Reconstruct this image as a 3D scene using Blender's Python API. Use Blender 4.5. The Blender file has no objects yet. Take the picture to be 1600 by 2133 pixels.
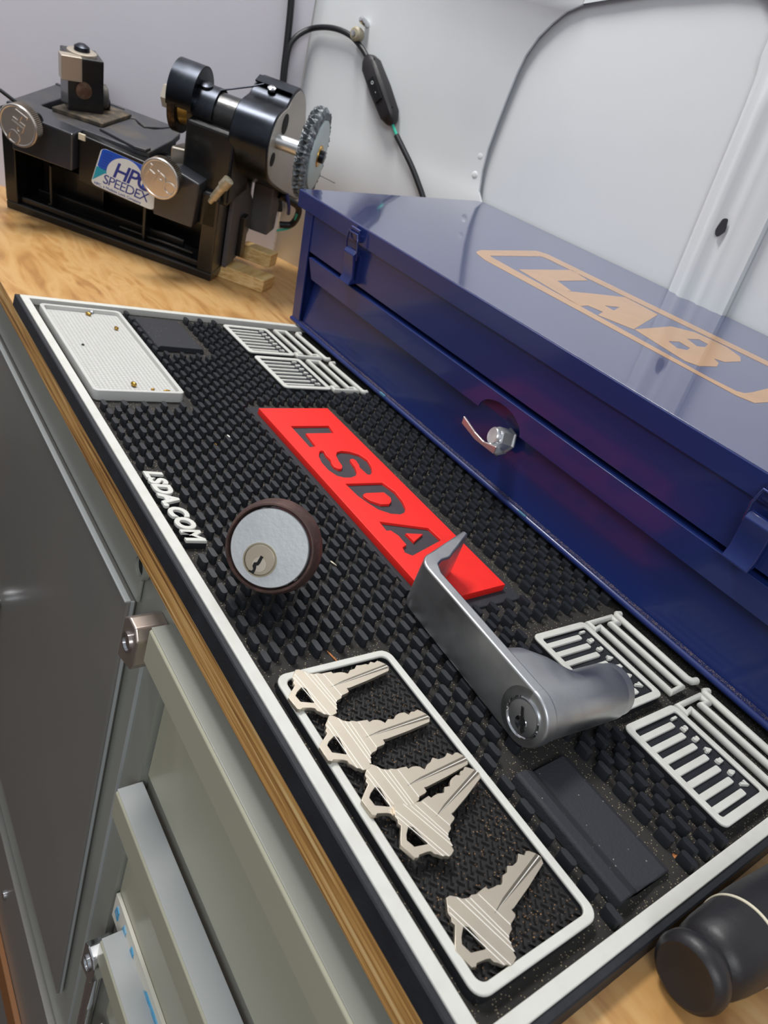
import bpy, bmesh, math, random
from mathutils import Vector, Matrix, Euler
random.seed(7)
S = bpy.context.scene
C = S.collection
PI = math.pi

# ------------------------------------------------------------------ camera
cam_d = bpy.data.cameras.new('camera'); cam = bpy.data.objects.new('camera', cam_d); C.objects.link(cam)
cam.matrix_world = Matrix([[0.543493, -0.566667, 0.619277, 0.628265], [0.780243, 0.068955, -0.621664, -0.142691], [0.309574, 0.821057, 0.479615, 0.226874], [0.0, 0.0, 0.0, 1.0]])
cam_d.sensor_fit = 'HORIZONTAL'; cam_d.sensor_width = 36.0; cam_d.lens = 33.3659
cam_d.clip_start = 0.01; cam_d.clip_end = 20
cam_d.dof.use_dof = True; cam_d.dof.focus_distance = 0.38; cam_d.dof.aperture_fstop = 26
S.camera = cam

# ------------------------------------------------------------------ world, lamps, exposure
S.view_settings.view_transform = 'Standard'; S.view_settings.look = 'None'
S.view_settings.exposure = 0.0; S.view_settings.gamma = 1.0; S.view_settings.use_curve_mapping = False
w = bpy.data.worlds.new('van_interior'); S.world = w; w.use_nodes = True
nt = w.node_tree; nt.nodes.clear()
out = nt.nodes.new('ShaderNodeOutputWorld'); bg = nt.nodes.new('ShaderNodeBackground')
tc = nt.nodes.new('ShaderNodeTexCoord'); sp = nt.nodes.new('ShaderNodeSeparateXYZ'); rp = nt.nodes.new('ShaderNodeValToRGB')
mr = nt.nodes.new('ShaderNodeMapRange'); mr.inputs[1].default_value = -1; mr.inputs[2].default_value = 1
nt.links.new(tc.outputs['Generated'], sp.inputs[0]); nt.links.new(sp.outputs['Z'], mr.inputs[0]); nt.links.new(mr.outputs[0], rp.inputs[0])
nt.links.new(rp.outputs[0], bg.inputs[0]); nt.links.new(bg.outputs[0], out.inputs[0])
e = rp.color_ramp.elements
e[0].position = 0.25; e[0].color = (.10, .09, .085, 1); e[1].position = 0.75; e[1].color = (.62, .65, .70, 1)
m_ = e.new(0.5); m_.color = (.30, .29, .29, 1)
bg.inputs[1].default_value = 0.72
def area(name, loc, target, size, size_y, energy, col):
    d = bpy.data.lights.new(name, 'AREA'); d.shape = 'RECTANGLE'; d.size = size; d.size_y = size_y; d.energy = energy; d.color = col
    o = bpy.data.objects.new(name, d); C.objects.link(o); o.location = loc
    o.rotation_euler = (Vector(target) - Vector(loc)).to_track_quat('-Z', 'Y').to_euler(); return o
area('ceiling_lamp', (-0.25, -0.05, 1.15), (0.2, 0.2, 0), 0.5, 0.16, 15.0, (1.0, .98, .95))
area('rear_door_light', (1.5, -0.9, 1.0), (0.3, 0.1, 0), 0.7, 0.5, 11.0, (.93, .96, 1.0))

# ------------------------------------------------------------------ materials
def lin(h):
    h = h.lstrip('#'); v = [int(h[i:i+2], 16) / 255 for i in (0, 2, 4)]
    return tuple(x / 12.92 if x <= .04045 else ((x + .055) / 1.055) ** 2.4 for x in v) + (1,)
MATS = {}
def mat(name, col, rough=.5, metal=0, coat=0, spec=.5, noise=0, nscale=40, bump=0, bscale=200, col2=None, coatr=.05, rvar=0, aniso=0):
    if name in MATS: return MATS[name]
    m = bpy.data.materials.new(name); m.use_nodes = True; n = m.node_tree; b = n.nodes['Principled BSDF']
    b.inputs['Base Color'].default_value = lin(col); b.inputs['Roughness'].default_value = rough
    b.inputs['Metallic'].default_value = metal; b.inputs['Coat Weight'].default_value = coat
    b.inputs['Coat Roughness'].default_value = coatr; b.inputs['Specular IOR Level'].default_value = spec
    t = n.nodes.new('ShaderNodeTexCoord')
    if noise or col2:
        no = n.nodes.new('ShaderNodeTexNoise'); no.inputs['Scale'].default_value = nscale; no.inputs['Detail'].default_value = 6
        n.links.new(t.outputs['Object'], no.inputs['Vector'])
        mx = n.nodes.new('ShaderNodeMix'); mx.data_type = 'RGBA'
        mx.inputs[6].default_value = lin(col); mx.inputs[7].default_value = lin(col2 or col)
        r = n.nodes.new('ShaderNodeMapRange'); r.inputs[1].default_value = .45; r.inputs[2].default_value = .7; r.inputs[4].default_value = max(noise, .01)
        n.links.new(no.outputs['Fac'], r.inputs[0]); n.links.new(r.outputs[0], mx.inputs[0]); n.links.new(mx.outputs[2], b.inputs['Base Color'])
        if rvar:
            r2 = n.nodes.new('ShaderNodeMapRange'); r2.inputs[1].default_value = .3; r2.inputs[2].default_value = .7
            r2.inputs[3].default_value = rough; r2.inputs[4].default_value = rough + rvar
            n.links.new(no.outputs['Fac'], r2.inputs[0]); n.links.new(r2.outputs[0], b.inputs['Roughness'])
    if bump:
        no2 = n.nodes.new('ShaderNodeTexNoise'); no2.inputs['Scale'].default_value = bscale; no2.inputs['Detail'].default_value = 3
        bp = n.nodes.new('ShaderNodeBump'); bp.inputs['Strength'].default_value = bump; bp.inputs['Distance'].default_value = .001
        n.links.new(t.outputs['Object'], no2.inputs['Vector']); n.links.new(no2.outputs['Fac'], bp.inputs['Height']); n.links.new(bp.outputs[0], b.inputs['Normal'])
    MATS[name] = m; return m

def speck_mat(name, col, dust, scale, amount, rough=.85, size=.18, spread=6):
    """rubber with small light shavings and dust lying on it"""
    m = mat(name, col, rough, spec=.35, bump=.3, bscale=900); n = m.node_tree; b = n.nodes['Principled BSDF']
    t = n.nodes.new('ShaderNodeTexCoord'); v = n.nodes.new('ShaderNodeTexVoronoi'); v.inputs['Scale'].default_value = scale
    n.links.new(t.outputs['Object'], v.inputs['Vector'])
    lt = n.nodes.new('ShaderNodeMath'); lt.operation = 'LESS_THAN'; lt.inputs[1].default_value = size
    n.links.new(v.outputs['Distance'], lt.inputs[0])
    sx = n.nodes.new('ShaderNodeSeparateColor'); n.links.new(v.outputs['Color'], sx.inputs[0])
    no = n.nodes.new('ShaderNodeTexNoise'); no.inputs['Scale'].default_value = spread; no.inputs['Detail'].default_value = 3
    n.links.new(t.outputs['Object'], no.inputs['Vector'])
    rr = n.nodes.new('ShaderNodeMapRange'); rr.inputs[1].default_value = .35; rr.inputs[2].default_value = .75; rr.inputs[3].default_value = amount * .3; rr.inputs[4].default_value = amount
    n.links.new(no.outputs['Fac'], rr.inputs[0])
    l2 = n.nodes.new('ShaderNodeMath'); l2.operation = 'LESS_THAN'; n.links.new(sx.outputs[0], l2.inputs[0]); n.links.new(rr.outputs[0], l2.inputs[1])
    mu = n.nodes.new('ShaderNodeMath'); mu.operation = 'MULTIPLY'; n.links.new(lt.outputs[0], mu.inputs[0]); n.links.new(l2.outputs[0], mu.inputs[1])
    mx = n.nodes.new('ShaderNodeMix'); mx.data_type = 'RGBA'; mx.inputs[6].default_value = lin(col); mx.inputs[7].default_value = lin(dust)
    n.links.new(mu.outputs[0], mx.inputs[0]); n.links.new(mx.outputs[2], b.inputs['Base Color'])
    return m

def wood_mat(name, cols, sc, dist=3.0, rough=.45, noise_s=5.0, coat=0.0):
    m = bpy.data.materials.new(name); m.use_nodes = True; n = m.node_tree; b = n.nodes['Principled BSDF']
    b.inputs['Roughness'].default_value = rough; b.inputs['Coat Weight'].default_value = coat; b.inputs['Coat Roughness'].default_value = .3
    t = n.nodes.new('ShaderNodeTexCoord'); mp = n.nodes.new('ShaderNodeMapping'); mp.inputs['Scale'].default_value = sc
    n.links.new(t.outputs['Object'], mp.inputs['Vector'])
    no = n.nodes.new('ShaderNodeTexNoise'); no.inputs['Scale'].default_value = noise_s; no.inputs['Detail'].default_value = 5; no.inputs['Distortion'].default_value = dist
    n.links.new(mp.outputs[0], no.inputs['Vector'])
    r = n.nodes.new('ShaderNodeValToRGB'); el = r.color_ramp.elements
    el[0].position = .3; el[0].color = lin(cols[0]); el[1].position = .68; el[1].color = lin(cols[-1])
    for i, c_ in enumerate(cols[1:-1]):
        q = el.new(.3 + .38 * (i + 1) / (len(cols) - 1)); q.color = lin(c_)
    n.links.new(no.outputs['Fac'], r.inputs[0]); n.links.new(r.outputs[0], b.inputs['Base Color'])
    return m

M_ply = wood_mat('plywood_top', ['#9A6D3C', '#B98C54', '#C69E68', '#B58850'], (2.2, 9, 1), 2.2, .42, 3.0, .25)
M_plyedge = wood_mat('plywood_edge', ['#6E4620', '#B07F42', '#D2A05C', '#E6C488'], (3, 60, 140), .6, .6, 3.0)
M_block = wood_mat('pine_block', ['#B98A4C', '#D9B576', '#E6C88E'], (30, 4, 110), .8, .6, 3.0)
M_rubber = speck_mat('black_rubber_floor', '#2D2B29', '#968A72', 1100, .42, size=.3)
M_rubber2 = mat('black_rubber', '#1B1D22', .6, spec=.45, bump=.15, bscale=700, noise=.4, nscale=60, col2='#2B2E34')
M_nub = mat('rubber_nub', '#1F2125', .40, spec=.5, noise=.4, nscale=30, col2='#202225')
M_pad = speck_mat('rubber_pad', '#2A2B30', '#8E8A84', 420, .25, .7, .12)
M_tread = speck_mat('rubber_tread', '#1E1D1D', '#8A6A48', 1000, .35, .6, .28)
M_white = mat('white_rubber', '#C9C9C2', .5, noise=.35, nscale=90, col2='#B8B6AB')
M_tray = mat('white_plastic', '#C0C0BC', .4, noise=.2, nscale=50, col2='#B6B3AC')
M_red = mat('red_rubber', '#E8241C', .5, noise=.2, nscale=120, col2='#D01E18')
M_navy = mat('navy_enamel', '#1A2B66', .42, coat=.42, coatr=.13, spec=.4, bump=.05, bscale=25)
M_lid = mat('navy_enamel_lid', '#283363', .25, coat=1.0, coatr=.05, spec=.6, noise=.35, nscale=14, col2='#262F58', bump=.02, bscale=18)
MATS['navy_enamel_lid'].node_tree.nodes['Principled BSDF'].inputs['Coat IOR'].default_value = 2.15
M_gold = mat('tan_print', '#AE8456', .35, coat=1.0, noise=.4, nscale=60, col2='#987450')
M_nickel = mat('nickel_silver', '#C6BCAC', .40, .85, noise=.3, nscale=120, col2='#BEB4A4', bump=.03, bscale=900)
M_nickel_hi = mat('milled_nickel', '#F2EEE6', .4, .3)
M_nickel_dk = mat('milled_groove', '#7C766B', .4, 1.0, noise=.5, nscale=300, col2='#8B8478')
M_satin = mat('satin_chrome', '#C8CACC', .30, 1.0, noise=.5, nscale=45, col2='#94979C', rvar=.2, bump=.02, bscale=500)
M_chrome = mat('chrome', '#D0D2D4', .1, 1.0)
M_dial = mat('zinc_face', '#C2C5C6', .5, .55, noise=.5, nscale=60, col2='#B2B6B8', bump=.1, bscale=400)
M_rust = mat('brown_collar', '#4B3833', .62, .35, noise=.8, nscale=90, col2='#6B4F47', bump=.3, bscale=500)
M_black = mat('black_void', '#050505', .8)
M_brass = mat('brass', '#B8924A', .3, 1.0)
M_paint = mat('gloss_black_paint', '#090A0C', .35, coat=.4, coatr=.15, noise=.5, nscale=40, col2='#161412', bump=.2, bscale=260)
M_deck = mat('dusty_black_paint', '#3A3B40', .5, noise=.7, nscale=35, col2='#524B42', bump=.15, bscale=300)
M_steelhood = mat('blued_steel', '#33363C', .24, 1.0, noise=.6, nscale=30, col2='#4A4E56', rvar=.15)
M_plate = mat('grey_steel_plate', '#B2ABA4', .45, .5, noise=.4, nscale=20, col2='#9C958E')
M_bristle = mat('grey_bristle', '#6F7579', .5, .2, noise=.9, nscale=160, col2='#2A2D30')
M_wall = mat('white_van_paint', '#D3D6D8', .42, coat=.2, noise=.25, nscale=6, col2='#C0C3C8')
M_wall_l = mat('lavender_panel', '#CBC8D0', .55, noise=.3, nscale=4, col2='#BEBBC4')
M_cord = mat('black_cord', '#15171B', .45, spec=.5)
M_plastic = mat('black_plastic', '#1C1A1D', .45, noise=.3, nscale=80, col2='#262428', bump=.1, bscale=500)
M_teal = mat('teal_wire', '#2FB49A', .4)
M_blue_w = mat('blue_wire', '#1B2C74', .4)
M_print_blue = mat('print_blue', '#1F55C8', .3)
M_print_teal = mat('print_teal', '#1A9CB8', .3)
M_print_white = mat('print_white', '#DCE3E6', .3)
M_print_ink = mat('print_ink', '#21358E', .4)
M_cab = mat('grey_cabinet_enamel', '#93958C', .36, coat=.3, coatr=.2, noise=.5, nscale=5, col2='#74766F')
M_cab2 = mat('olive_grey_enamel', '#ADAB96', .4, coat=.3, coatr=.25, noise=.4, nscale=6, col2='#9F9C86')
M_cabd = mat('dark_grey_door', '#807F7A', .3, .2, coat=.3, coatr=.2, noise=.8, nscale=5, col2='#8A8680')
M_lip = mat('light_grey_enamel', '#A9ACAB', .3, coat=.3, coatr=.2)
M_tape = mat('tape_white', '#DEDACB', .5)
M_ivory = mat('ivory_ring', '#D8D0B8', .45)
M_copper = mat('orange_brown_edge', '#8E5A2A', .5)
M_wing = mat('polished_wing', '#E6D8D4', .3, .8)
M_knobm = mat('knob_silver', '#DADCDE', .28, .75)
M_scuff = mat('black_scuff', '#24252C', .7)
M_bluescuff = mat('teal_scrape', '#5B8BA6', .5)

# ------------------------------------------------------------------ mesh helpers
def link(name, me, m, parent=None, keep=False, smooth=None, bevel=0, segs=2):
    o = bpy.data.objects.new(name, me); C.objects.link(o)
    if m is not None:
        me.materials.clear(); me.materials.append(m)
    if smooth is not None:
        for p in me.polygons: p.use_smooth = True
        me.set_sharp_from_angle(angle=math.radians(smooth))
    if bevel:
        b = o.modifiers.new('bevel', 'BEVEL'); b.width = bevel; b.segments = segs; b.limit_method = 'ANGLE'; b.angle_limit = math.radians(35)
        b.harden_normals = False
    if parent is not None:
        o.parent = parent
        if keep: o.matrix_parent_inverse = parent.matrix_world.inverted()
    return o
def tag(o, label, cat, group=None, kind=None):
    if label: o['label'] = label
    if cat: o['category'] = cat
    if group: o['group'] = group
    if kind: o['kind'] = kind
    return o
def thing(name, label, cat, mw=None, group=None):
    o = bpy.data.objects.new(name, None); C.objects.link(o); o.empty_display_size = .01
    o.matrix_world = mw if mw is not None else Matrix.Identity(4); return tag(o, label, cat, group)
def frame(o, x, y, z):
    m = Matrix((x, y, z)).transposed().to_4x4(); m.translation = Vector(o); return m
class MB:
    def __init__(s): s.v = []; s.f = []
    def add(s, v, f):
        k = len(s.v); s.v += [tuple(q) for q in v]; s.f += [tuple(i + k for i in g) for g in f]
    def box(s, lo, hi, mw=None):
        x0, y0, z0 = lo; x1, y1, z1 = hi
        v = [Vector(q) for q in ((x0,y0,z0),(x1,y0,z0),(x1,y1,z0),(x0,y1,z0),(x0,y0,z1),(x1,y0,z1),(x1,y1,z1),(x0,y1,z1))]
        if mw is not None: v = [mw @ q for q in v]
        s.add(v, [(0,3,2,1),(4,5,6,7),(0,1,5,4),(1,2,6,5),(2,3,7,6),(3,0,4,7)]); return s
    def loft(s, rings, cap=True, closed=True):
        n = len(rings[0]); k = len(s.v)
        for r in rings: s.v += [tuple(q) for q in r]
        for i in range(len(rings) - 1):
            for j in range(n if closed else n - 1):
                a = k + i*n + j; b = k + i*n + (j+1) % n
                s.f.append((a, b, b + n, a + n))
        if cap:
            s.f.append(tuple(k + j for j in reversed(range(n)))); s.f.append(tuple(k + (len(rings)-1)*n + j for j in range(n)))
        return s
    def lathe(s, prof, mw, n=48, cap=True):
        """prof: (t along local z, r)"""
        s.loft([[mw @ Vector((r*math.cos(2*PI*j/n), r*math.sin(2*PI*j/n), t)) for j in range(n)] for t, r in prof], cap); return s
    def prism(s, poly, a, b, axes='xyz'):
        """extrude 2D polygon; axes gives where (u, v, extrusion) go"""
        ix = ['xyz'.index(c) for c in axes]
        def mk(u, v, t):
            q = [0, 0, 0]; q[ix[0]] = u; q[ix[1]] = v; q[ix[2]] = t; return q
        return s.loft([[mk(u, v, a) for u, v in poly], [mk(u, v, b) for u, v in poly]])
    def build(s, name, m, parent=None, keep=False, smooth=None, bevel=0, segs=2, mw=None):
        me = bpy.data.meshes.new(name); v = s.v if mw is None else [tuple(mw @ Vector(q)) for q in s.v]
        me.from_pydata(v, [], s.f); me.update()
        bm = bmesh.new(); bm.from_mesh(me); bmesh.ops.recalc_face_normals(bm, faces=bm.faces); bm.to_mesh(me); bm.free()
        return link(name, me, m, parent, keep, smooth, bevel, segs)
def axis_frame(o, d, up=(0, 0, 1)):
    z = Vector(d).normalized(); x = Vector(up).cross(z)
    if x.length < 1e-4: x = Vector((1, 0, 0))
    x.normalize(); return frame(o, x, z.cross(x), z)
def cyl(o, d, L, r, n=32):
    return MB().lathe([(0, r), (L, r)], axis_frame(o, d), n)
def from_curve(cu, name, m, parent=None, keep=False, mw=None, smooth=40):
    o = bpy.data.objects.new('tmp', cu); C.objects.link(o)
    dg = bpy.context.evaluated_depsgraph_get(); me = bpy.data.meshes.new_from_object(o.evaluated_get(dg))
    bpy.data.objects.remove(o); me.name = name
    if mw is not None: me.transform(mw)
    return link(name, me, m, parent, keep, smooth)
def fill(name, loops, z0, z1, m, parent=None, keep=False, bevel=0, mw=None, res=2):
    """flat shape with holes (even-odd), extruded z0..z1"""
    cu = bpy.data.curves.new(name, 'CURVE'); cu.dimensions = '2D'; cu.fill_mode = 'BOTH'
    cu.extrude = max((z1 - z0) / 2 - bevel, 1e-5); cu.bevel_depth = bevel; cu.bevel_resolution = res
    if bevel: cu.offset = -bevel
    for lp in loops:
        s = cu.splines.new('POLY'); s.points.add(len(lp) - 1); s.use_cyclic_u = True
        for i, (x, y) in enumerate(lp): s.points[i].co = (x, y, 0, 1)
    t = Matrix.Translation((0, 0, (z0 + z1) / 2))
    return from_curve(cu, name, m, parent, keep, (mw @ t) if mw is not None else t, 35)
def catmull(pts, k=8):
    p = [Vector(q) for q in pts]; p = [p[0]*2 - p[1]] + p + [p[-1]*2 - p[-2]]; r = []
    for i in range(1, len(p) - 2):
        for j in range(k):
            t = j / k; a, b, c, d = p[i-1:i+3]
            r.append(.5*((2*b) + (c-a)*t + (2*a-5*b+4*c-d)*t*t + (3*b-a-3*c+d)*t**3))
    r.append(p[-2]); return r
def tube(name, pts, r, m, parent=None, keep=False, smooth_path=True, mw=None, cyc=False, res=4):
    cu = bpy.data.curves.new(name, 'CURVE'); cu.dimensions = '3D'; cu.bevel_depth = r; cu.bevel_resolution = res; cu.use_fill_caps = True
    if smooth_path: pts = catmull(pts)
    s = cu.splines.new('POLY'); s.points.add(len(pts) - 1); s.use_cyclic_u = cyc
    for i, q in enumerate(pts): s.points[i].co = (*q, 1)
    return from_curve(cu, name, m, parent, keep, mw, 60)
def text(name, body, size, depth, m, mw, parent=None, keep=False, shear=0, bold=0, bevel=0, spacing=1, align='LEFT'):
    cu = bpy.data.curves.new(name, 'FONT'); cu.body = body; cu.size = size; cu.extrude = depth; cu.shear = shear; cu.offset = bold
    cu.bevel_depth = bevel; cu.space_character = spacing; cu.align_x = align; cu.resolution_u = 4
    return from_curve(cu, name, m, parent, keep, mw, 35)
def rrect(x0, y0, x1, y1, r, n=6):
    o = []
    for cx, cy, a in ((x1-r, y0+r, -90), (x1-r, y1-r, 0), (x0+r, y1-r, 90), (x0+r, y0+r, 180)):
        for i in range(n + 1):
            t = math.radians(a + 90*i/n); o.append((cx + r*math.cos(t), cy + r*math.sin(t)))
    return o
def disc(cx, cy, r, n=32, ry=None): return [(cx + r*math.cos(2*PI*i/n), cy + (ry or r)*math.sin(2*PI*i/n)) for i in range(n)]

# ------------------------------------------------------------------ setting: counter, walls, floor
ZC = -0.011
ctr = thing('plywood_counter', 'honey coloured plywood worktop with bare laminated edge under the black mat', 'worktop', Matrix.Translation((0, -.003, ZC - .0178)))
MB().box((-.75, -.003, ZC - .0012), (1.3, .62, ZC)).build('top_veneer', M_ply, ctr, True)
MB().box((-.75, -.0031, ZC - .0178), (1.3, .62, ZC - .0012)).build('edge_plies', M_plyedge, ctr, True)

def struct(o): o['kind'] = 'structure'; return o
# left wall, a flat panel behind the key machine
A0 = Vector([-0.40532, 0.06216, -0.011]); A1 = Vector([-0.30687, 0.39921, -0.011])
wl_dir = (A1 - A0).normalized(); AW = A0 - wl_dir * 1.2
LEAN = Vector((-.0152, -.0655, .9977))
def quad(pts, name, m):
    mb = MB(); mb.add(pts, [(0, 1, 2, 3)]); return mb
def slab(p, n_off, name, m):
    n = (Vector(p[1]) - Vector(p[0])).cross(Vector(p[3]) - Vector(p[0])).normalized() * n_off
    return struct(MB().loft([[Vector(q) for q in p], [Vector(q) + n for q in p]]).build(name, m))
slab([AW + Vector((0, 0, -.05)), A1 + Vector((0, 0, -.05)), A1 + LEAN * 1.6, AW + LEAN * 1.6], -.01, 'wall_left', M_wall_l)
# right wall: recessed smooth panel, leaning a little inwards
Qb = Vector([-0.0187, 0.4811, 0.1618]); LN = Vector((0, math.sin(math.radians(-6.5)), math.cos(math.radians(-6.5)))); NX = Vector((1, 0, 0)); NN = NX.cross(LN) * -1  # NN points away from the room
if NN.y < 0: NN = -NN
def W3(x, t, d=0):   # point on the right wall: x world, t along the lean from the lid edge height, d out of the wall
    return Qb + NX * (x - Qb.x) + LN * t - NN * d
slab([W3(-.25, -.2, -.004), W3(1.5, -.2, -.004), W3(1.5, 1.5, -.004), W3(-.25, 1.5, -.004)], -.01, 'wall_right', M_wall)
# middle wall: pressed sheet between the corner and the panel opening
seam = [(-.0187,-.19),(-.0187,-.002),(-.0295,.0086),(-.034,.030),(-.0345,.053),(-.031,.080),(-.0265,.107),(-.022,.130),(-.0165,.147),(-.006,.164),(.008,.178),(.022,.189),(.040,.1965),(.12,.2135),(.19,.2235),(.214,.224),(.230,.219),(.238,.208)]
mb = MB(); rows = []
for i, (x, t) in enumerate(seam[:13]):
    p1 = W3(x, t, .0025)
    zz = p1.z; k = (zz - A1.z) / LEAN.z; p0 = A1 + LEAN * k
    rows.append([p0.lerp(p1, j / 12) for j in range(13)] + [W3(x + .0004, t, .0008)])
p1 = W3(.055, .30, .0025); k = (p1.z - A1.z) / LEAN.z; p0 = A1 + LEAN * k
rows.append([p0.lerp(p1, j / 12) for j in range(13)] + [W3(.0553, .30, .0008)])
p1 = W3(.06, 1.2, .0025); k = (p1.z - A1.z) / LEAN.z; p0 = A1 + LEAN * k
rows.append([p0.lerp(p1, j / 12) for j in range(13)] + [W3(.0603, 1.2, .0008)])
mb.loft(rows, cap=False, closed=False)
wm = struct(mb.build('wall_back', M_wall, smooth=30))
wm.modifiers.new('thick', 'SOLIDIFY').thickness = .0008
# frame over the panel opening
mb = MB()
top = [W3(x, t, .0025) for x, t in seam[12:]] ; up = [W3(x + .02, .34, .0025) for x, t in seam[12:]]
mb.loft([top, up], cap=False, closed=False)
struct(mb.build('trim_1', M_wall))
# ribbed pillar to the right of the panel
mb = MB()
prof = [(-.002,-.001),(0,.002),(.004,.0035),(.008,.0025),(.012,.006),(.016,.0078),(.020,.006),(.024,.0035),(.030,.003),(.034,.0055),(.037,.0045),(.043,.0035),(.050,.0045),(.054,.003),(.0595,.0028),(.060,-.003)]
def pillar_row(t, x0, w, flat=0): return [W3(x0 + px / .06 * w, t, d * (1 - flat) + .003 * flat) for px, d in prof]
mb.loft([pillar_row(-.2, .252, .0585), pillar_row(.0, .2515, .0590), pillar_row(.09, .2485, .0600), pillar_row(.150, .2465, .0605), pillar_row(.172, .2455, .061, .3), pillar_row(.184, .244, .062, .9), pillar_row(.5, .236, .064, 1), pillar_row(1.4, .22, .07, 1)], cap=False, closed=False)
struct(mb.build('trim_2', M_wall, smooth=80))
# scuff on pillar
sc = MB(); sc.loft([[W3(.2785 + dx * .0035 + j*.0008, .038 + dy * .007 + j * .001, .0047) for dx, dy in disc(0, 0, 1, 14)] for j in (0,)] , cap=True)
sc = MB(); ring = [W3(.2762 + a * .0040 * (1 + .2 * math.sin(5 * i)), .0640 + b * .0078 * (1 + .15 * math.cos(7 * i)), .0066) for i, (a, b) in enumerate(disc(0, 0, 1, 14))]
ring2 = [q - NN * -.001 for q in ring]; sc.loft([ring2, ring]); so = sc.build('trim_3', M_scuff); struct(so)
# dimples along the flange
mb = MB()
for q_ in [[-0.0326, 0.46569, 0.34187], [-0.04414, 0.46435, 0.30299], [-0.04339, 0.4666, 0.26999], [-0.0401, 0.4716, 0.20502], [-0.04007, 0.47282, 0.18506], [-0.06695, 0.46211, 0.21952], [-0.0679, 0.45836, 0.2762], [-0.12187, 0.43803, 0.32592], [-0.12018, 0.44148, 0.27817], [-0.04698, 0.47255, 0.15308]]:
    mb.lathe([(-.0002, .0040), (.0003, .0034), (.0006, .0018), (.0007, .0002)], axis_frame(Vector(q_) + Vector((.3048, -.9507, -.0578)) * .0003, (.3048, -.9507, -.0578)), 16, False)
struct(mb.build('trim_4', M_wall, smooth=80))
struct(tube('seam_shadow_line', [W3(x + .0004, t, .0012) for x, t in seam[1:]], .0007, mat('seam_gap_shadow', '#5C6470', .6)))  # dark tube painting in the shadow line of the panel gap
# floor of the van far below and a plain side opposite
struct(MB().box((-1.5, -2.2, -1.02), (2.0, .6, -1.0)).build('floor', mat('van_floor', '#4A3A30', .6, noise=.6, nscale=6, col2='#2E2724')))

# ------------------------------------------------------------------ cabinets under the counter
cab = thing('steel_door_cabinet', 'dark grey steel cabinet with one plain flat door, left below the worktop', 'cabinet', Matrix.Translation((-.2, 0, -.56)))
MB().box((-.75, .006, -.62), (.3595, .4, ZC - .0185)).build('carcass', M_cab, cab, True)
MB().box((-.75, .003, -.0685), (.3145, .0055, ZC - .0185)).build('top_rail', M_cab, cab, True, bevel=.001)
MB().box((-.75, -.0005, -.548), (.3095, .0055, -.0715)).build('door', M_cabd, cab, True, bevel=.0012)
MB().box((.3099, .0015, -.546), (.3108, .0035, -.0705)).build('door_edge_highlight', M_lip, cab, True)  # pale strip standing in for the highlight along the door's edge gap
MB().box((-.75, -.002, -.0722), (.3095, .002, -.0705)).build('door_top_fold', M_lip, cab, True, bevel=.0006)
MB().box((.3330, .004, -.60), (.3342, .0062, -.10)).build('stile_highlight', M_lip, cab, True)  # thin pale strip, a painted highlight on the frame edge
rc = MB().lathe([(0, .0085), (.0035, .0085), (.0035, .006), (.001, .006)], axis_frame((.3162, .003, -.0385), (0, -1, 0)), 28).build('lock_ring', M_cab, cab, True, smooth=40)
MB().lathe([(0, .0058), (.0015, .0058)], axis_frame((.3162, .003, -.0385), (0, -1, 0)), 28).build('lock_hole', M_black, rc)
kb = MB().lathe([(0, .008), (.004, .011), (.012, .014), (.018, .012), (.021, .006)], axis_frame((.0029, -.0005, -.3286), (0, -1, 0)), 28).build('knob', M_chrome, cab, True, smooth=50)
MB().box((-.75, .0, -.99), (.36, .4, -.625)).build('plinth', M_cabd, cab, True)
MB().box((-.75, -.006, -.83), (.33, -.0005, -.775)).build('kick_strip', M_copper, cab, True)
MB().lathe([(0, .006), (.002, .006), (.003, .003)], axis_frame((.118, 0, -.691), (0, -1, 0)), 20).build('screw', M_chrome, cab, True, smooth=40)

dc = thing('drawer_cabinet', 'light grey steel drawer cabinet with folded lips, below the mat', 'cabinet', Matrix.Translation((.7, 0, -.6)))
MB().box((.3605, .012, -.99), (1.2, .4, ZC - .0185)).build('carcass', M_cab, dc, True)
def drawer(zt, zb, x0):
    d = MB().box((x0, .0095, zb), (1.2, .0118, zt - .024)).build('drawer', M_cab2, dc, True)
    mb = MB().prism([(-.0095, zt - .0235), (-.0095, zt - .0015), (-.008, zt), (.0075, zt), (.0075, zt - .002), (-.0062, zt - .0022), (-.0062, zt - .0235)], x0, 1.2, 'yzx')
    l = mb.build('drawer_lip', M_cab2, d, True, bevel=.0006)
    MB().box((x0 - .0005, -.0084, zt - .0002), (1.2, .0076, zt + .0004)).build('lip_top', M_lip if zt < -.1 else M_cab, d, True, bevel=.0004)
    return d
drawer(-.043, -.172, .3625); drawer(-.1795, -.309, .3615); drawer(-.3165, -.44, .383); drawer(-.4520, -.58, .385); drawer(-.59, -.70, .385)
tp = MB().box((.3620, .0068, -.3315), (1.0, .0092, -.3040)).build('label_tape', M_tape, dc, True)
tp['label'] = 'white tape strip with blue dashes'
mb = MB()
for x in (.366, .381, .397): mb.prism([(x, -.320), (x + .0065, -.3225), (x + .0065, -.3125), (x + .002, -.310)], .0060, .0068, 'xzy')
mb.prism([(.418, -.326), (.60, -.330), (.60, -.308), (.430, -.312)], .0060, .0068, 'xzy')
mb.build('blue_marks', mat('tape_blue', '#4FA3CE', .5, noise=.7, nscale=120, col2='#BFD8DF'), tp)
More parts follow.
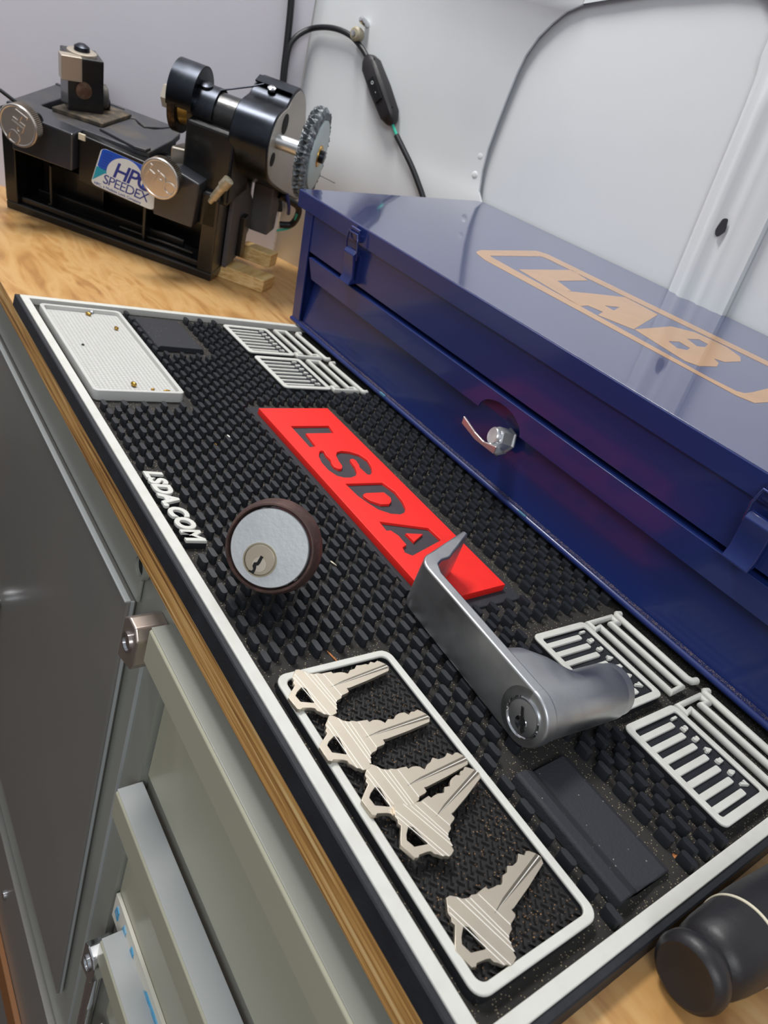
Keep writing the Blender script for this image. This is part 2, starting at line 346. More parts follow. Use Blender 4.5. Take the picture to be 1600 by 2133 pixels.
def latch(x, z, nm, sw, par):
    l = MB().prism([(x - .011, z - .020), (x + .008, z - .014), (x + .011, z - .008), (x + .011, z + .009), (x + .006, z + .015), (x - .004, z + .015), (x - .010, z + .010)], -.013, .006, 'xzy').build(nm, M_chrome if sw < 1 else mat('bronze_chrome', '#C4B6AC', .35, .9), par, True, bevel=.0012, segs=3)
    MB().lathe([(0, .0062), (.0012, .0062), (.0012, .005), (.0004, .005)], axis_frame((x, -.013, z), (0, -1, 0)), 24).build('keyhole_ring', M_chrome, l, smooth=40)
    return l
latch(.3470, -.066, 'cabinet_lock', 1.0, cab)
l2 = latch(.3785, -.352, 'cabinet_lock', .9, dc)
tube('lock_rod', [(.373, -.002, -.372), (.370, -.002, -.62)], .0055, M_chrome, dc, True, False)

# ------------------------------------------------------------------ the rubber mat
mt = thing('pinning_mat', 'black rubber locksmith mat with white border, rubber nubs and red nameplate', 'mat', Matrix.Translation((.3, .14, ZC)))
XE, YE = .6055, .290
def ringbox(x0, y0, x1, y1, wd, z0, z1, mb):
    mb.box((x0, y0, z0), (x1, y0 + wd, z1)); mb.box((x0, y1 - wd, z0), (x1, y1, z1))
    mb.box((x0, y0 + wd, z0), (x0 + wd, y1 - wd, z1)); mb.box((x1 - wd, y0 + wd, z0), (x1, y1 - wd, z1)); return mb
FL = -.0058
MB().box((-.002, -.002, -.0105), (XE + .002, YE, FL)).build('mat_floor', M_rubber, mt, True)
mb = MB()
o0 = [(-.0035, -.0038, ZC), (XE + .0045, -.0038, ZC), (XE + .0045, YE + .003, ZC), (-.0035, YE + .003, ZC)]
o1 = [(-.0028, -.0030, -.0016), (XE + .0035, -.0030, -.0016), (XE + .0035, YE + .003, -.0016), (-.0028, YE + .003, -.0016)]
o2 = [(-.0022, -.0024, -.0010), (XE + .0028, -.0024, -.0010), (XE + .0028, YE + .003, -.0010), (-.0022, YE + .003, -.0010)]
o3 = [(.001, .001, -.0010), (XE - .001, .001, -.0010), (XE - .001, YE, -.0010), (.001, YE, -.0010)]
mb.loft([o0, o1, o2, o3], cap=False).build('outer_rim', M_rubber2, mt, True)
fill('white_border', [rrect(0, 0, XE, YE, .0008, 2), rrect(.0061, .0061, XE - .0058, YE - .006, .0006, 2)], FL, 0, M_white, mt, True, bevel=.0005)

# nubs
EXC = [(0, 0, .182, .0805), (.016, .084, .090, .135), (.0145, .1665, .157, .30), (.455, .1665, .61, .30), (.440, 0, .61, .0800), (.178, .1300, .4285, .1985), (.268, 0, .3535, .0245), (.519, .0855, .61, .1320)]
EXC[5] = (.178, .1200, .4300, .2035)
mb = MB(); cap8 = []
NL, NR = .0041, .0017
for i in range(18):
    a = PI/2 + PI * i / 8 if i < 9 else -PI/2 + PI * (i - 9) / 8
    cx = -(NL - NR) if i < 9 else (NL - NR)
    cap8.append((cx + NR * math.cos(a), NR * math.sin(a)))
for k in range(40):
    y = .0132 + .00696 * k
    if y > .283: break
    for j in range(-2, 60):
        x = .0152 + .01233 * j - (.0040 if k % 2 else 0)
        if x < .0115 or x > XE - .0095: continue
        if any(a - .002 < x < c + .002 and b < y < d for a, b, c, d in EXC): continue
        jx, jy = random.uniform(-.00015, .00015), random.uniform(-.00015, .00015); tl = random.uniform(-.0002, .0002)
        mb.loft([[(x + u*1.02, y + v*1.04, FL) for u, v in cap8], [(x + jx + u, y + jy + v, -.0005 + tl) for u, v in cap8], [(x + jx + u*.975, y + jy + v*.94, -.0003 + tl) for u, v in cap8]])
nb = mb.build('rubber_nubs', M_nub, mt, True, smooth=40); nb['kind'] = 'stuff'

# red nameplate with recessed letters
rq = [(0.19257, 0.12751), (0.18968, 0.19277), (0.42038, 0.18875), (0.42354, 0.12612)]
letters = [[(0.22027, 0.14103), (0.21921, 0.17653), (0.23076, 0.17414), (0.23136, 0.14833), (0.25045, 0.14623), (0.2515, 0.1406)], [(0.2579, 0.14528), (0.26448, 0.14085), (0.27285, 0.13832), (0.28296, 0.13817), (0.29033, 0.1407), (0.29296, 0.14494), (0.29338, 0.15061), (0.29142, 0.15607), (0.2871, 0.16007), (0.2798, 0.16294), (0.27222, 0.16405), (0.26937, 0.16524), (0.26853, 0.16828), (0.27151, 0.16952), (0.27724, 0.16833), (0.28095, 0.16654), (0.29036, 0.16721), (0.29105, 0.16924), (0.28796, 0.17321), (0.28062, 0.17751), (0.27102, 0.18007), (0.26297, 0.17761), (0.25874, 0.17134), (0.25752, 0.16452), (0.25935, 0.15965), (0.26413, 0.15612), (0.27173, 0.1539), (0.27829, 0.15288), (0.28185, 0.15007), (0.28168, 0.14719), (0.2788, 0.14538), (0.27416, 0.1458), (0.26955, 0.14798), (0.26283, 0.14778), (0.25705, 0.14939), (0.25642, 0.14795)], [(0.30063, 0.14132), (0.30181, 0.1732), (0.31372, 0.17614), (0.32574, 0.17435), (0.33386, 0.17124), (0.33832, 0.16697), (0.34015, 0.16199), (0.33844, 0.15484), (0.33278, 0.14821), (0.3242, 0.1447), (0.31561, 0.14222)], [(0.31446, 0.14764), (0.31307, 0.15091), (0.31366, 0.16621), (0.32072, 0.16741), (0.32475, 0.16516), (0.32769, 0.16125), (0.32726, 0.15437), (0.32211, 0.14842), (0.31689, 0.14662)], [(0.34555, 0.14011), (0.35758, 0.1737), (0.37113, 0.1742), (0.38203, 0.14107), (0.37848, 0.1378), (0.37344, 0.13953), (0.3715, 0.14414), (0.36175, 0.14473), (0.35558, 0.14245), (0.35546, 0.13921)], [(0.36016, 0.15172), (0.36298, 0.16447), (0.36934, 0.15197)]]
MB().prism([(.181, .1235), (.4300, .1235), (.4300, .1990), (.181, .1990)], FL - .001, -.0042, 'xyz').build('nameplate_bed', M_pad, mt, True, bevel=.0008)
fill('red_nameplate', [rq] + letters, -.0044, .0006, M_red, mt, True, bevel=.0003)
fill('letter_floor', [[(rq[0][0]+.002, rq[0][1]+.004), (rq[1][0]+.002, rq[1][1]-.003), (rq[2][0]-.002, rq[2][1]-.003), (rq[3][0]-.002, rq[3][1]+.003)]], -.004, -.0013, mat('letter_grey', '#333036', .7, noise=.4, nscale=90, col2='#3E3A3C'), mt, True)
# web address in raised white letters
text('web_address_base', 'LSDA.COM', .0138, .0018, M_nub, Matrix.Translation((.2745, .0108, -.0038)), mt, True, shear=.2, bold=.0006, bevel=.0002, spacing=1.06)
text('web_address', 'LSDA.COM', .0138, .0006, M_white, Matrix.Translation((.2745, .0108, -.0012)), mt, True, shear=.2, bold=.0003, bevel=.0005, spacing=1.06)
# key bay
fill('key_bay_base', [rrect(.4467, .0108, .5931, .076, .006), rrect(.4505, .0147, .5893, .0721, .0035)], FL, -.0014, M_nub, mt, True)
fill('key_bay_frame', [rrect(.4467, .0108, .5931, .076, .006), rrect(.4505, .0147, .5893, .0721, .0035)], -.0016, 0, M_white, mt, True, bevel=.0006)
MB().box((.448, .012, FL), (.592, .0745, -.0030)).build('key_bay_floor', M_tread, mt, True)
mb = MB(); r_ = 0
y = .0150
while y < .0716:
    x = .4515 + (.0021 if r_ % 2 else 0); c_ = 0
    while x < .5885:
        a = math.radians(38 if (r_ % 2) else -38); L_, W_ = .0018, .00062
        R_ = Matrix.Translation((x, y, 0)) @ Matrix.Rotation(a, 4, 'Z')
        mb.loft([[R_ @ Vector((u, v, -.0031)) for u, v in ((-L_, -W_), (L_, -W_), (L_, W_), (-L_, W_))], [R_ @ Vector((u*.7, v*.5, -.0019)) for u, v in ((-L_, -W_), (L_, -W_), (L_, W_), (-L_, W_))]])
        x += .0042; c_ += 1
    y += .0026; r_ += 1
tr = mb.build('tread_pattern', M_tread, mt, True); tr['kind'] = 'stuff'
# pin gauges
def gauge(x0, flip):
    bw = .0011 if flip else .0018
    x1 = x0 + .0626
    g = fill('gauge_frame', [rrect(x0, .1722, x1, .2209, .0042), rrect(x0 + .0045, .1765, x1 - .0045, .2171, .0018)], -.0016, 0, M_white, mt, True, bevel=.0006)
    fill('gauge_base', [rrect(x0, .1722, x1, .2209, .0042), rrect(x0 + .0045, .1765, x1 - .0045, .2171, .0018)], FL, -.0014, M_nub, g)
    MB().box((x0 + .003, .175, FL), (x1 - .003, .2185, -.0020)).build('gauge_floor', M_rubber2, g)
    mb = MB()
    for i in range(7):
        xc = x0 + .0098 + i * .00735
        mb.loft([[(u, v, -.0022) for u, v in rrect(xc - bw, .1738, xc + bw, .2066, .0007, 2)], [(u, v, -.0009) for u, v in rrect(xc - bw, .1738, xc + bw, .2066, .0007, 2)], [(u, v, -.0006) for u, v in rrect(xc - bw + .0003, .1738, xc + bw - .0003, .2063, .0005, 2)]])
    mb.build('gauge_bars', M_white, g)
    mb2 = None
    for i in range(7):
        xc = x0 + .0098 + i * .00735
        text('gauge_digit', str(i + 1), .0052, .0010, M_white, Matrix.Translation((xc - .0040, .2098, -.0016)), g, bold=.00025, bevel=.0002)
    def fx(x): return x0 + (x - .4618) if not flip else x0 + .0626 - (x - .4618)
    zz = -.0022
    pts = [(fx(a), b, zz) for a, b in ((.4692,.2245),(.4635,.2245),(.4632,.2492),(.4692,.2490),(.4683,.2428),(.5236,.2430),(.5240,.2305),(.4682,.2310))]
    tube('shoulder_outline', pts, .0023, M_white, g, False, False, cyc=True, res=3)
    pts = [(fx(a), b, zz) for a, b in ((.4630,.2600),(.4622,.2575),(.4634,.2556),(.5200,.2545),(.5228,.2560),(.5235,.2605))]
    tube('side_outline', pts, .0023, M_white, g, False, False, res=3)
gauge(.0201, True); gauge(.0896, True); gauge(.4618, False); gauge(.5311, False)
# follower rest near the right front, a moulded ridge and trough
MB().prism([(.0885, FL), (.0892, -.0004), (.0905, .0006), (.0955, .0006), (.0968, -.0003), (.1000, -.0020), (.1040, -.0046), (.1075, -.0040), (.1235, -.0022), (.1275, -.0040), (.1280, FL)], .5310, .5935, 'yzx').build('moulded_rest', M_pad, mt, True, bevel=.0006, smooth=25)
MB().prism([(.0865, FL), (.0875, -.0020), (.0900, -.0006), (.1270, -.0010), (.1285, -.0030), (.1290, FL)], .0225, .0830, 'yzx').build('moulded_pad', M_pad, mt, True, bevel=.0006, smooth=25)

# ------------------------------------------------------------------ pin tray
ty = thing('pin_tray', 'shallow white plastic tray with dimpled floor at the far left of the mat', 'tray', Matrix.Translation((.098, .0425, FL)))
fill('tray_rim', [rrect(.0206, .0098, .1752, .0750, .004), rrect(.0236, .0128, .1722, .0720, .003)], FL, .0022, M_tray, ty, True, bevel=.0007)
m_td = mat('dimpled_plastic', '#B8B8B4', .45); n = m_td.node_tree
v = n.nodes.new('ShaderNodeTexVoronoi'); v.inputs['Scale'].default_value = 330; v.inputs['Randomness'].default_value = 0
t = n.nodes.new('ShaderNodeTexCoord'); bp = n.nodes.new('ShaderNodeBump'); bp.inputs['Strength'].default_value = 1; bp.inputs['Distance'].default_value = .0018
n.links.new(t.outputs['Object'], v.inputs['Vector']); n.links.new(v.outputs['Distance'], bp.inputs['Height']); n.links.new(bp.outputs[0], n.nodes['Principled BSDF'].inputs['Normal'])
MB().box((.022, .011, FL + .0005), (.174, .074, -.0012)).build('tray_floor', m_td, ty, True)
PINS = [((.0295, .0465), 50, .0050, .0014, 'gold brass pin lying against the far wall of the white tray'), ((.0245, .0505), 20, .0030, .0013, 'short silver pin leaning on the far wall of the white tray'), ((.0560, .0615), 75, .0035, .0015, 'stubby brass pin near the back wall of the white tray, midway along'),
        ((.1600, .0420), 75, .0045, .0017, 'thick brass pin near the front end of the white tray'), ((.1660, .0540), 10, .0026, .0010, 'tiny grey pin between two brass pins at the near end of the tray'), ((.1675, .0640), 4, .0048, .0010, 'slim brass pin lying in the near back corner of the white tray'), ((.0930, .0250), 30, .0022, .0007, 'tiny dark shaving in the middle of the white tray')]
for (x, y), a, L_, r_, lab in PINS:
    d = Vector((math.cos(math.radians(90 - a)), math.sin(math.radians(90 - a)), 0)); mm = M_brass if 'brass' in lab else (M_satin if 'dark' not in lab else M_scuff)
    c0 = Vector((x, y, -.0012 + r_)) - d * L_ * .5
    tag(MB().lathe([(0, r_*.3), (L_*.15, r_*.9), (L_*.25, r_), (L_*.8, r_), (L_*.95, r_*.7), (L_, r_*.35)], axis_frame(c0, d), 20).build('lock_pin' if 'shaving' not in lab else 'metal_shaving', mm, smooth=40), lab, 'pin' if 'shaving' not in lab else 'shaving')

# ------------------------------------------------------------------ keys
KO = [(0.01092, 0.01382, 0), (0.0127, 0.01358, 0), (0.01461, 0.01186, 0), (0.01582, 0.01017, 0), (0.01828, 0.00897, 0), (0.01981, 0.00909, 0), (0.02173, 0.00818, 0), (0.02439, 0.00808, 0), (0.02702, 0.00788, 0), (0.02735, 0.00661, 0), (0.02936, 0.0066, 1), (0.03157, 0.00624, 1), (0.03308, 0.00538, 1), (0.03428, 0.00443, 2), (0.03663, 0.0061, 2), (0.03919, 0.00619, 3), (0.04142, 0.00783, 3), (0.04349, 0.00735, 4), (0.04641, 0.0073, 4), (0.04782, 0.00658, 5), (0.04977, 0.00787, 5), (0.05148, 0.00675, 6), (0.05365, 0.0075, 6), (0.05491, 0.00651, 7), (0.05648, 0.00438, 0), (0.05721, 0.00224, 0), (0.05563, 0.0, 0), (0.04227, -0.0021, 0), (0.03027, -0.00349, 0), (0.02886, -0.00334, 0), (0.02878, -0.00528, 0), (0.02779, -0.00581, 0), (0.02424, -0.00636, 0), (0.02318, -0.00767, 0), (0.02051, -0.00829, 0), (0.01921, -0.00938, 0), (0.01809, -0.01223, 0), (0.01717, -0.01272, 0), (0.01662, -0.01438, 0), (0.0142, -0.01488, 0), (0.01285, -0.01479, 0), (0.01193, -0.01361, 0), (0.01086, -0.0133, 0), (0.01019, -0.01225, 0), (0.00972, -0.01147, 0), (0.0087, -0.01045, 0), (0.00842, -0.00895, 0), (0.00703, -0.00818, 0), (0.00314, -0.00701, 0), (0.00213, -0.00762, 0), (0.00076, -0.00686, 0), (0.0, 0.0, 0), (0.00156, 0.00164, 0), (0.00642, 0.00557, 0), (0.00608, 0.00706, 0), (0.00721, 0.00811, 0), (0.00731, 0.00976, 0), (0.00897, 0.01153, 0)]      # outline of the key seen from above, ring tip at the origin, blade along +x
KH = [(0.00888, 0.00371), (0.01014, 0.00221), (0.0101, -0.00564), (0.00937, -0.00609), (0.00408, -0.00369), (0.00357, -7e-05), (0.00516, 0.00158)]
KL = [((0.00931, 0.01154), (0.01295, -0.01462)), ((0.00791, 0.00958), (0.01101, -0.0132)), ((0.01447, 0.01161), (0.01768, -0.01273)), ((0.01665, 0.00934), (0.01894, -0.01037)), ((0.01861, 0.00853), (0.01999, -0.00866)), ((0.02247, 0.0076), (0.02399, -0.00644))]
KG = [(0.02177, -0.0004), (0.05678, 0.00163), (0.05637, 0.00422), (0.02952, 0.00131)]
KT = 0.05563
def make_key(org, ang, sc, z, cut, label, tilt=0):
    mw = Matrix.Translation((*org, z)) @ Matrix.Rotation(ang, 4, 'Z') @ Matrix.Rotation(tilt, 4, 'Y') @ Matrix.Scale(sc, 4)
    t = thing('house_key', label, 'key', mw, 'silver keys in the key bay')
    out_ = []
    for i, (x, y, f) in enumerate(KO):
        if f: y = y + cut[(f - 1) % len(cut)]
        out_.append((x, y))
    fill('key_plate', [out_, KH], 0, .0020, M_nickel, t, bevel=.00012)
    for a, b in KL:
        d = (Vector(b) - Vector(a)); nn = Vector((-d.y, d.x)).normalized() * .00016; a_, b_ = Vector(a), Vector(b)
        MB().prism([a_ - nn, b_ - nn, b_ + nn, a_ + nn], .0019, .00206, 'xyz').build('milled_line', M_nickel_hi, t)
    MB().prism(KG, .0019, .00205, 'xyz').build('blade_groove', M_nickel_dk, t)
    d = Vector(KG[1]) - Vector(KG[0])
    MB().prism([(KG[0][0]+.002, KG[0][1]+.0001), (KG[1][0], KG[1][1]+.0011), (KG[1][0], KG[1][1]+.0015), (KG[0][0]+.004, KG[0][1]+.0004)], .0020, .00212, 'xyz').build('groove_edge', M_nickel_hi, t)
    return t
KEYS = [((0.46185, 0.00981), 1.5713, 0.9981), ((0.48933, 0.00967), 1.4772, 1.0143), ((0.51704, 0.01296), 1.5208, 0.9959), ((0.53959, 0.01532), 1.7845, 0.9596), ((0.57705, 0.01351), 1.7373, 1.015)]
cuts = [[0]*8, [.0006, 0, -.0008, .0004, -.0006, .0002, 0, .0003], [.0004, -.0004, .0003, -.0008, .0003, -.0004, .0002, 0], [0, .0005, -.0007, .0002, -.0003, .0004, 0, 0], [-.0006, .0006, .0002, -.0006, .0007, -.0002, 0, 0]]
labs = ['silver key at the far end of the key bay, bow resting on the white frame', 'silver key second from the far end, bow ring over the front frame', 'silver key in the middle whose bow lies under the next key', 'silver key turned askew, its bow overlapping the key before it', 'lone silver key nearest the viewer, apart from the other keys']
for (org, ang, sc), cut, lab, z in zip(KEYS, cuts, labs, (.0002, .0002, .0002, .0024, -.0018)): make_key(org, ang, sc, z, cut, lab)

# ------------------------------------------------------------------ lock cylinder
Fc = Vector([0.39699, 0.02527, 0.032]); CV = (Vector(cam.location) - Fc).normalized(); Bk = Vector([0.38972, 0.03407, 0.02692])
ax_ = (Fc - Bk).normalized(); up_ = Vector((0, 0, 1)); cw = axis_frame(Fc, ax_)
lc = thing('lock_cylinder', 'round lock cylinder with brown rusty collar standing on the mat nubs', 'lock', cw)
k = 0.0196   # radius of the silver face
MB().lathe([(-.0130, k*1.18), (-.0110, k*1.215), (-.0060, k*1.19), (-.0012, k*1.13), (0, k*1.105), (.0003, k*1.06), (-.0012, k*1.03), (-.006, k*1.01)], Matrix.Identity(4), 96, False).build('collar', M_rust, lc, smooth=35)
MB().lathe([(-.012, k*.985), (-.0005, k*.985), (0, k*.965), (.0002, .001)], Matrix.Identity(4), 96).build('face', M_dial, lc, smooth=25)
MB().lathe([(-.034, k*.62), (-.028, k*.86), (-.011, k*.88)], Matrix.Identity(4), 48).build('threaded_barrel', M_brass, lc, smooth=40)
PL = Vector([-0.00199, -0.00692, 0.0])  # plug centre in the face plane
pm = Matrix.Translation((PL.x, PL.y, 0)); pr = k * .40
MB().lathe([(-.004, pr*1.06), (.0008, pr*1.06), (.0008, pr*.97), (.0003, pr*.96)], pm, 48, False).build('plug_ring', mat('warm_nickel', '#B9AE94', .3, 1.0), lc, smooth=30)
pg = MB().lathe([(-.004, pr*.96), (.0007, pr*.95), (.0009, pr*.9), (.0009, .0005)], pm, 48).build('plug', mat('warm_nickel_face', '#B4A996', .38, .85, noise=.3, nscale=200, col2='#C4B9A4'), lc, smooth=25)
MB().lathe([(.0009, pr*.46), (.00105, pr*.45), (.00107, .0003)], pm @ Matrix.Translation((pr*.08, -pr*.28, 0)), 32).build('dish', M_nickel, pg, smooth=25)
KW = [(-0.00222, -0.00468), (-0.00077, -0.00492), (-0.00118, -0.00858), (-0.00166, -0.00974), (-0.00238, -0.00986), (-0.00197, -0.01177), (-0.00223, -0.01424), (-0.00504, -0.01414), (-0.00477, -0.01338), (-0.0035, -0.0132), (-0.00318, -0.01211), (-0.00417, -0.01083), (-0.00405, -0.00907), (-0.00275, -0.00832)]
MB().prism(KW, .0008, .00125, 'xyz').build('keyway', M_black, pg)

# ------------------------------------------------------------------ lever handle
hd = Vector((.9984, -.056, 0)).normalized(); hn = Vector((.056, .9984, 0)).normalized(); hz = Vector((0, 0, 1))
hw = frame((.4182, .1066, .0004), hd, hn, hz)
lv = thing('lever_handle', 'satin chrome lever handle with a key core, lying across the red nameplate', 'handle', hw)
HT = .0296; RC = .0148; XC = .0965
def h2(x, y): return hw.inverted() @ Vector((x, y, 0))
te = h2(.3985, .1560); ti = h2(.4045, .1535)
co = Vector((-.0045, 0)); plan = []
for i in range(7):
    a = math.radians(-90 - 75 * i / 6); plan.append((co.x + .0120 + .0130*math.cos(a), .0130 + .0130*math.sin(a)))
dv = Vector((te.x, te.y)); dv2 = Vector((ti.x, ti.y))
plan += [(te.x, te.y), (te.x + .0034, te.y + .0012), (co.x + .0046, .0210), (co.x + .0060, .0145), (co.x + .0095, .0095), (co.x + .0165, .0066), (XC, .0068), (XC, 0)]
arm = MB().prism(plan, 0, HT)
arm.lathe([(0, RC), (.0070, RC)], axis_frame((XC, 0, RC), (0, 1, 0)), 64)
arm.build('lever_arm', M_satin, lv, bevel=.0011, segs=3, smooth=35)
def oval(t, x0, x1, r, zc=RC, n=48, pw=1):
    o = []
    for j in range(n):
        a = 2 * PI * j / n; cx = x0 if math.cos(a) < 0 else x1
        o.append((cx + r * math.cos(a), t, zc + r * math.sin(a)))
    return o
MB().loft([oval(.0065, XC - .022, XC - .0003, .0144), oval(.018, XC - .0200, XC - .0003, .0143), oval(.026, XC - .013, XC - .0003, .0143), oval(.032, XC - .004, XC, .0142), oval(.036, XC, XC, .0142), oval(.0590, XC, XC, .0142), oval(.0602, XC, XC, .0138)]).build('hub_barrel', M_satin, lv, smooth=50)
MB().loft([oval(.0603, XC, XC, .0135), oval(.0655, XC, XC, .0133), oval(.0664, XC, XC, .0122)]).build('end_ring', M_satin, lv, smooth=40)
kx, kz = XC + .0006, RC - .0006
MB().lathe([(-.001, .0102), (.0006, .0102), (.0009, .0096), (.0003, .0088), (-.0004, .0085)], axis_frame((kx, 0, kz), (0, -1, 0)), 48, False).build('core_bezel', M_chrome, lv, smooth=40)
co_ = MB().lathe([(-.0006, .0086), (.0004, .0085), (.0005, .008), (.0005, .0003)], axis_frame((kx, 0, kz), (0, -1, 0)), 48).build('key_core', M_satin, lv, smooth=25)
MB().prism([(kx - .0030, kz + .0046), (kx - .0018, kz + .0048), (kx + .0002, kz + .0012), (kx + .0022, kz + .0006), (kx + .0030, kz - .0022), (kx + .0046, kz - .0042), (kx + .0038, kz - .0064), (kx + .0022, kz - .0052), (kx + .0016, kz - .0020), (kx - .0002, kz - .0008)], -.0010, -.0004, 'xzy').build('keyway', M_black, co_)
MB().lathe([(.0, .0036), (.0003, .0034), (-.0002, .0005)], axis_frame((kx + .0006, -.0005, kz - .0026), (0, -1, 0)), 24).build('core_dish', M_chrome, co_, smooth=40)

# ------------------------------------------------------------------ navy steel box
bx_ = Vector((-.0103, .2657, .0002)); ra = math.radians(-8.3)
BW = frame(bx_, (1, 0, 0), (0, math.cos(ra), -math.sin(ra)), (0, math.sin(ra), math.cos(ra)))
nb_ = thing('steel_kit_box', 'navy blue steel kit box with draw latches and tan lettering on its lid', 'toolbox', BW)
LX = .6190; DP = .2320
# carcass: sides, back, floor, upper front panel
mb = MB(); mb.box((0, .002, .0015), (.0016, DP, .120)); mb.box((LX - .0016, .002, .0015), (LX, DP, .120)); mb.box((0, DP - .0016, .0015), (LX, DP, .120)); mb.box((0, .004, .0005), (LX, DP, .0021))
mb.box((0, .0015, .078), (LX, .0032, .122)); mb.box((.0016, .0032, .078), (LX - .0016, .03, .0796))
mb.box((0, 0, .0015), (.0150, .0018, .118)); mb.box((LX - .015, 0, .0015), (LX, .0018, .118))
mb.build('case', M_navy, nb_, bevel=.0004)
# front trough rail
MB().prism([(.0045, .0004), (-.0012, .0010), (-.0022, .0026), (-.0018, .0046), (.0004, .0056), (.0026, .0052), (.0060, .0040)], -.0005, LX, 'yzx').build('bottom_rail', M_navy, nb_, smooth=60)
dg = MB().box((.012, .0000, .0050), (LX - .012, .0030, .0061)).build('dusty_groove', speck_mat('dusty_navy', '#262B52', '#8A7464', 1400, .9, .7, .4, 9), nb_)
MB().box((.365, -.0020, .0048), (.373, -.0008, .0058)).build('scrape', M_bluescuff, nb_)
MB().box((.1750, -.0022, .0042), (.1830, -.0006, .0060)).build('scrape', M_bluescuff, nb_)
# drawer: folded top lip with finger notch, sloping lower panel
dr = MB().prism([(.0035, .0045), (.0130, .0520), (.0150, .0740), (.0165, .0740), (.0145, .0515), (.0050, .0045)], .0160, LX - .016, 'yzx').build('drawer_front', M_navy, nb_)
KX = .3185
lip = [(.0290, .0552)] + [(KX - .033, .0552)]
for i in range(15):
    a = math.radians(180 - 180 * i / 14); lip.append((KX + .0235 * math.cos(a), .0515 + .0135 * math.sin(a) + (.0037 if 0 < i < 14 else .0037)))
lip += [(KX + .030, .0552), (LX - .029, .0552), (LX - .0195, .0735), (.0195, .0735)]
fill('drawer_lip', [lip], .0000, .0012, M_navy, dr, mw=Matrix(((1, 0, 0, 0), (0, .0, -1, .0008), (0, 1, 0, 0), (0, 0, 0, 1))))
MB().box((.0195, -.0004, .0728), (LX - .0195, .0135, .0740)).build('lip_fold', M_navy, dr, bevel=.0005)
# lid
lid = MB().prism(rrect(-.0137, -.0005, LX + .0137, DP + .0055, .0006, 1), .1165, .1290, 'xyz').build('lid', M_lid, nb_, bevel=.0009, segs=3)
MB().box((-.0141, -.0012, .1130), (LX + .0141, .0004, .1284)).build('lid_flange', M_navy, lid, bevel=.0005)
LOGO_F = [(0.16986, 0.07658), (0.16467, 0.07976), (0.16016, 0.08945), (0.15891, 0.16131), (0.16913, 0.16747), (0.4017, 0.17398), (0.452, 0.17398), (0.462, 0.16798), (0.4625, 0.15398), (0.461, 0.09455), (0.44897, 0.09455), (0.44706, 0.08089), (0.43624, 0.07699), (0.18585, 0.07229)]
LOGO_I = [(0.17661, 0.08721), (0.17458, 0.08779), (0.17442, 0.15158), (0.17914, 0.15434), (0.40797, 0.16346), (0.444, 0.16346), (0.4505, 0.15946), (0.45, 0.12099), (0.43443, 0.11899), (0.43567, 0.09694), (0.43502, 0.08833), (0.43143, 0.08446), (0.41095, 0.08241), (0.17864, 0.08664)]
LOGO = [[(0.2083, 0.09191), (0.20999, 0.15787), (0.23569, 0.15143), (0.23559, 0.11232), (0.25848, 0.10617), (0.25824, 0.10114), (0.26408, 0.12293), (0.2747, 0.15694), (0.3113, 0.15471), (0.33398, 0.09557), (0.30624, 0.08586), (0.30109, 0.0975), (0.28816, 0.09417), (0.28825, 0.08475)], [(0.28955, 0.11297), (0.29385, 0.12654), (0.29959, 0.11243)], [(0.3341, 0.0966), (0.33374, 0.1429), (0.34672, 0.15677), (0.36368, 0.1592), (0.37447, 0.1593), (0.39085, 0.15293), (0.39673, 0.1437), (0.39478, 0.1259), (0.38823, 0.12172), (0.39507, 0.11788), (0.3993, 0.1091), (0.39557, 0.09275), (0.38699, 0.08823)], [(0.35688, 0.10848), (0.35901, 0.11915), (0.37019, 0.11748), (0.37255, 0.11051), (0.36827, 0.10419)], [(0.35594, 0.13345), (0.35826, 0.14574), (0.36711, 0.14486), (0.37103, 0.13528), (0.36837, 0.12883)]]
fill('logo_frame', [LOGO_F, LOGO_I], .1289, .12915, M_gold, lid)
fill('logo_letters', LOGO, .1289, .12915, M_gold, lid)
# draw latches
def latch_(x):
    L = MB().prism([(.0, .0800), (-.0062, .0788), (-.0085, .0775), (-.0092, .0785), (-.0062, .0850), (-.0075, .0980), (-.0088, .1050), (-.0060, .1085), (-.0025, .1080), (-.0015, .1050), (-.003, .1030), (-.0045, .1000), (-.0035, .084)], x, x + .0165, 'yzx').build('latch_lever', M_navy, nb_, bevel=.0006, smooth=35)
    MB().box((x - .001, -.0018, .080), (x + .0175, .0018, .104)).build('latch_base', M_navy, L)
    MB().prism([(0, .1155), (-.0040, .1160), (-.0050, .1200), (-.0058, .1262), (-.0038, .1266), (-.0030, .1215), (0, .1210)], x + .001, x + .0155, 'yzx').build('keeper', M_navy, L, bevel=.0004, smooth=30)
    tube('latch_loop', [(x - .0005, -.0050, .1010), (x - .0010, -.0064, .1130), (x + .0010, -.0068, .1225), (x + .0155, -.0068, .1225), (x + .0175, -.0064, .1130), (x + .0170, -.0050, .1010)], .0010, mat('blue_wire_loop', '#2A3A78', .25, .6, coat=1), L, smooth_path=False)
latch_(.0905); latch_(.5095)
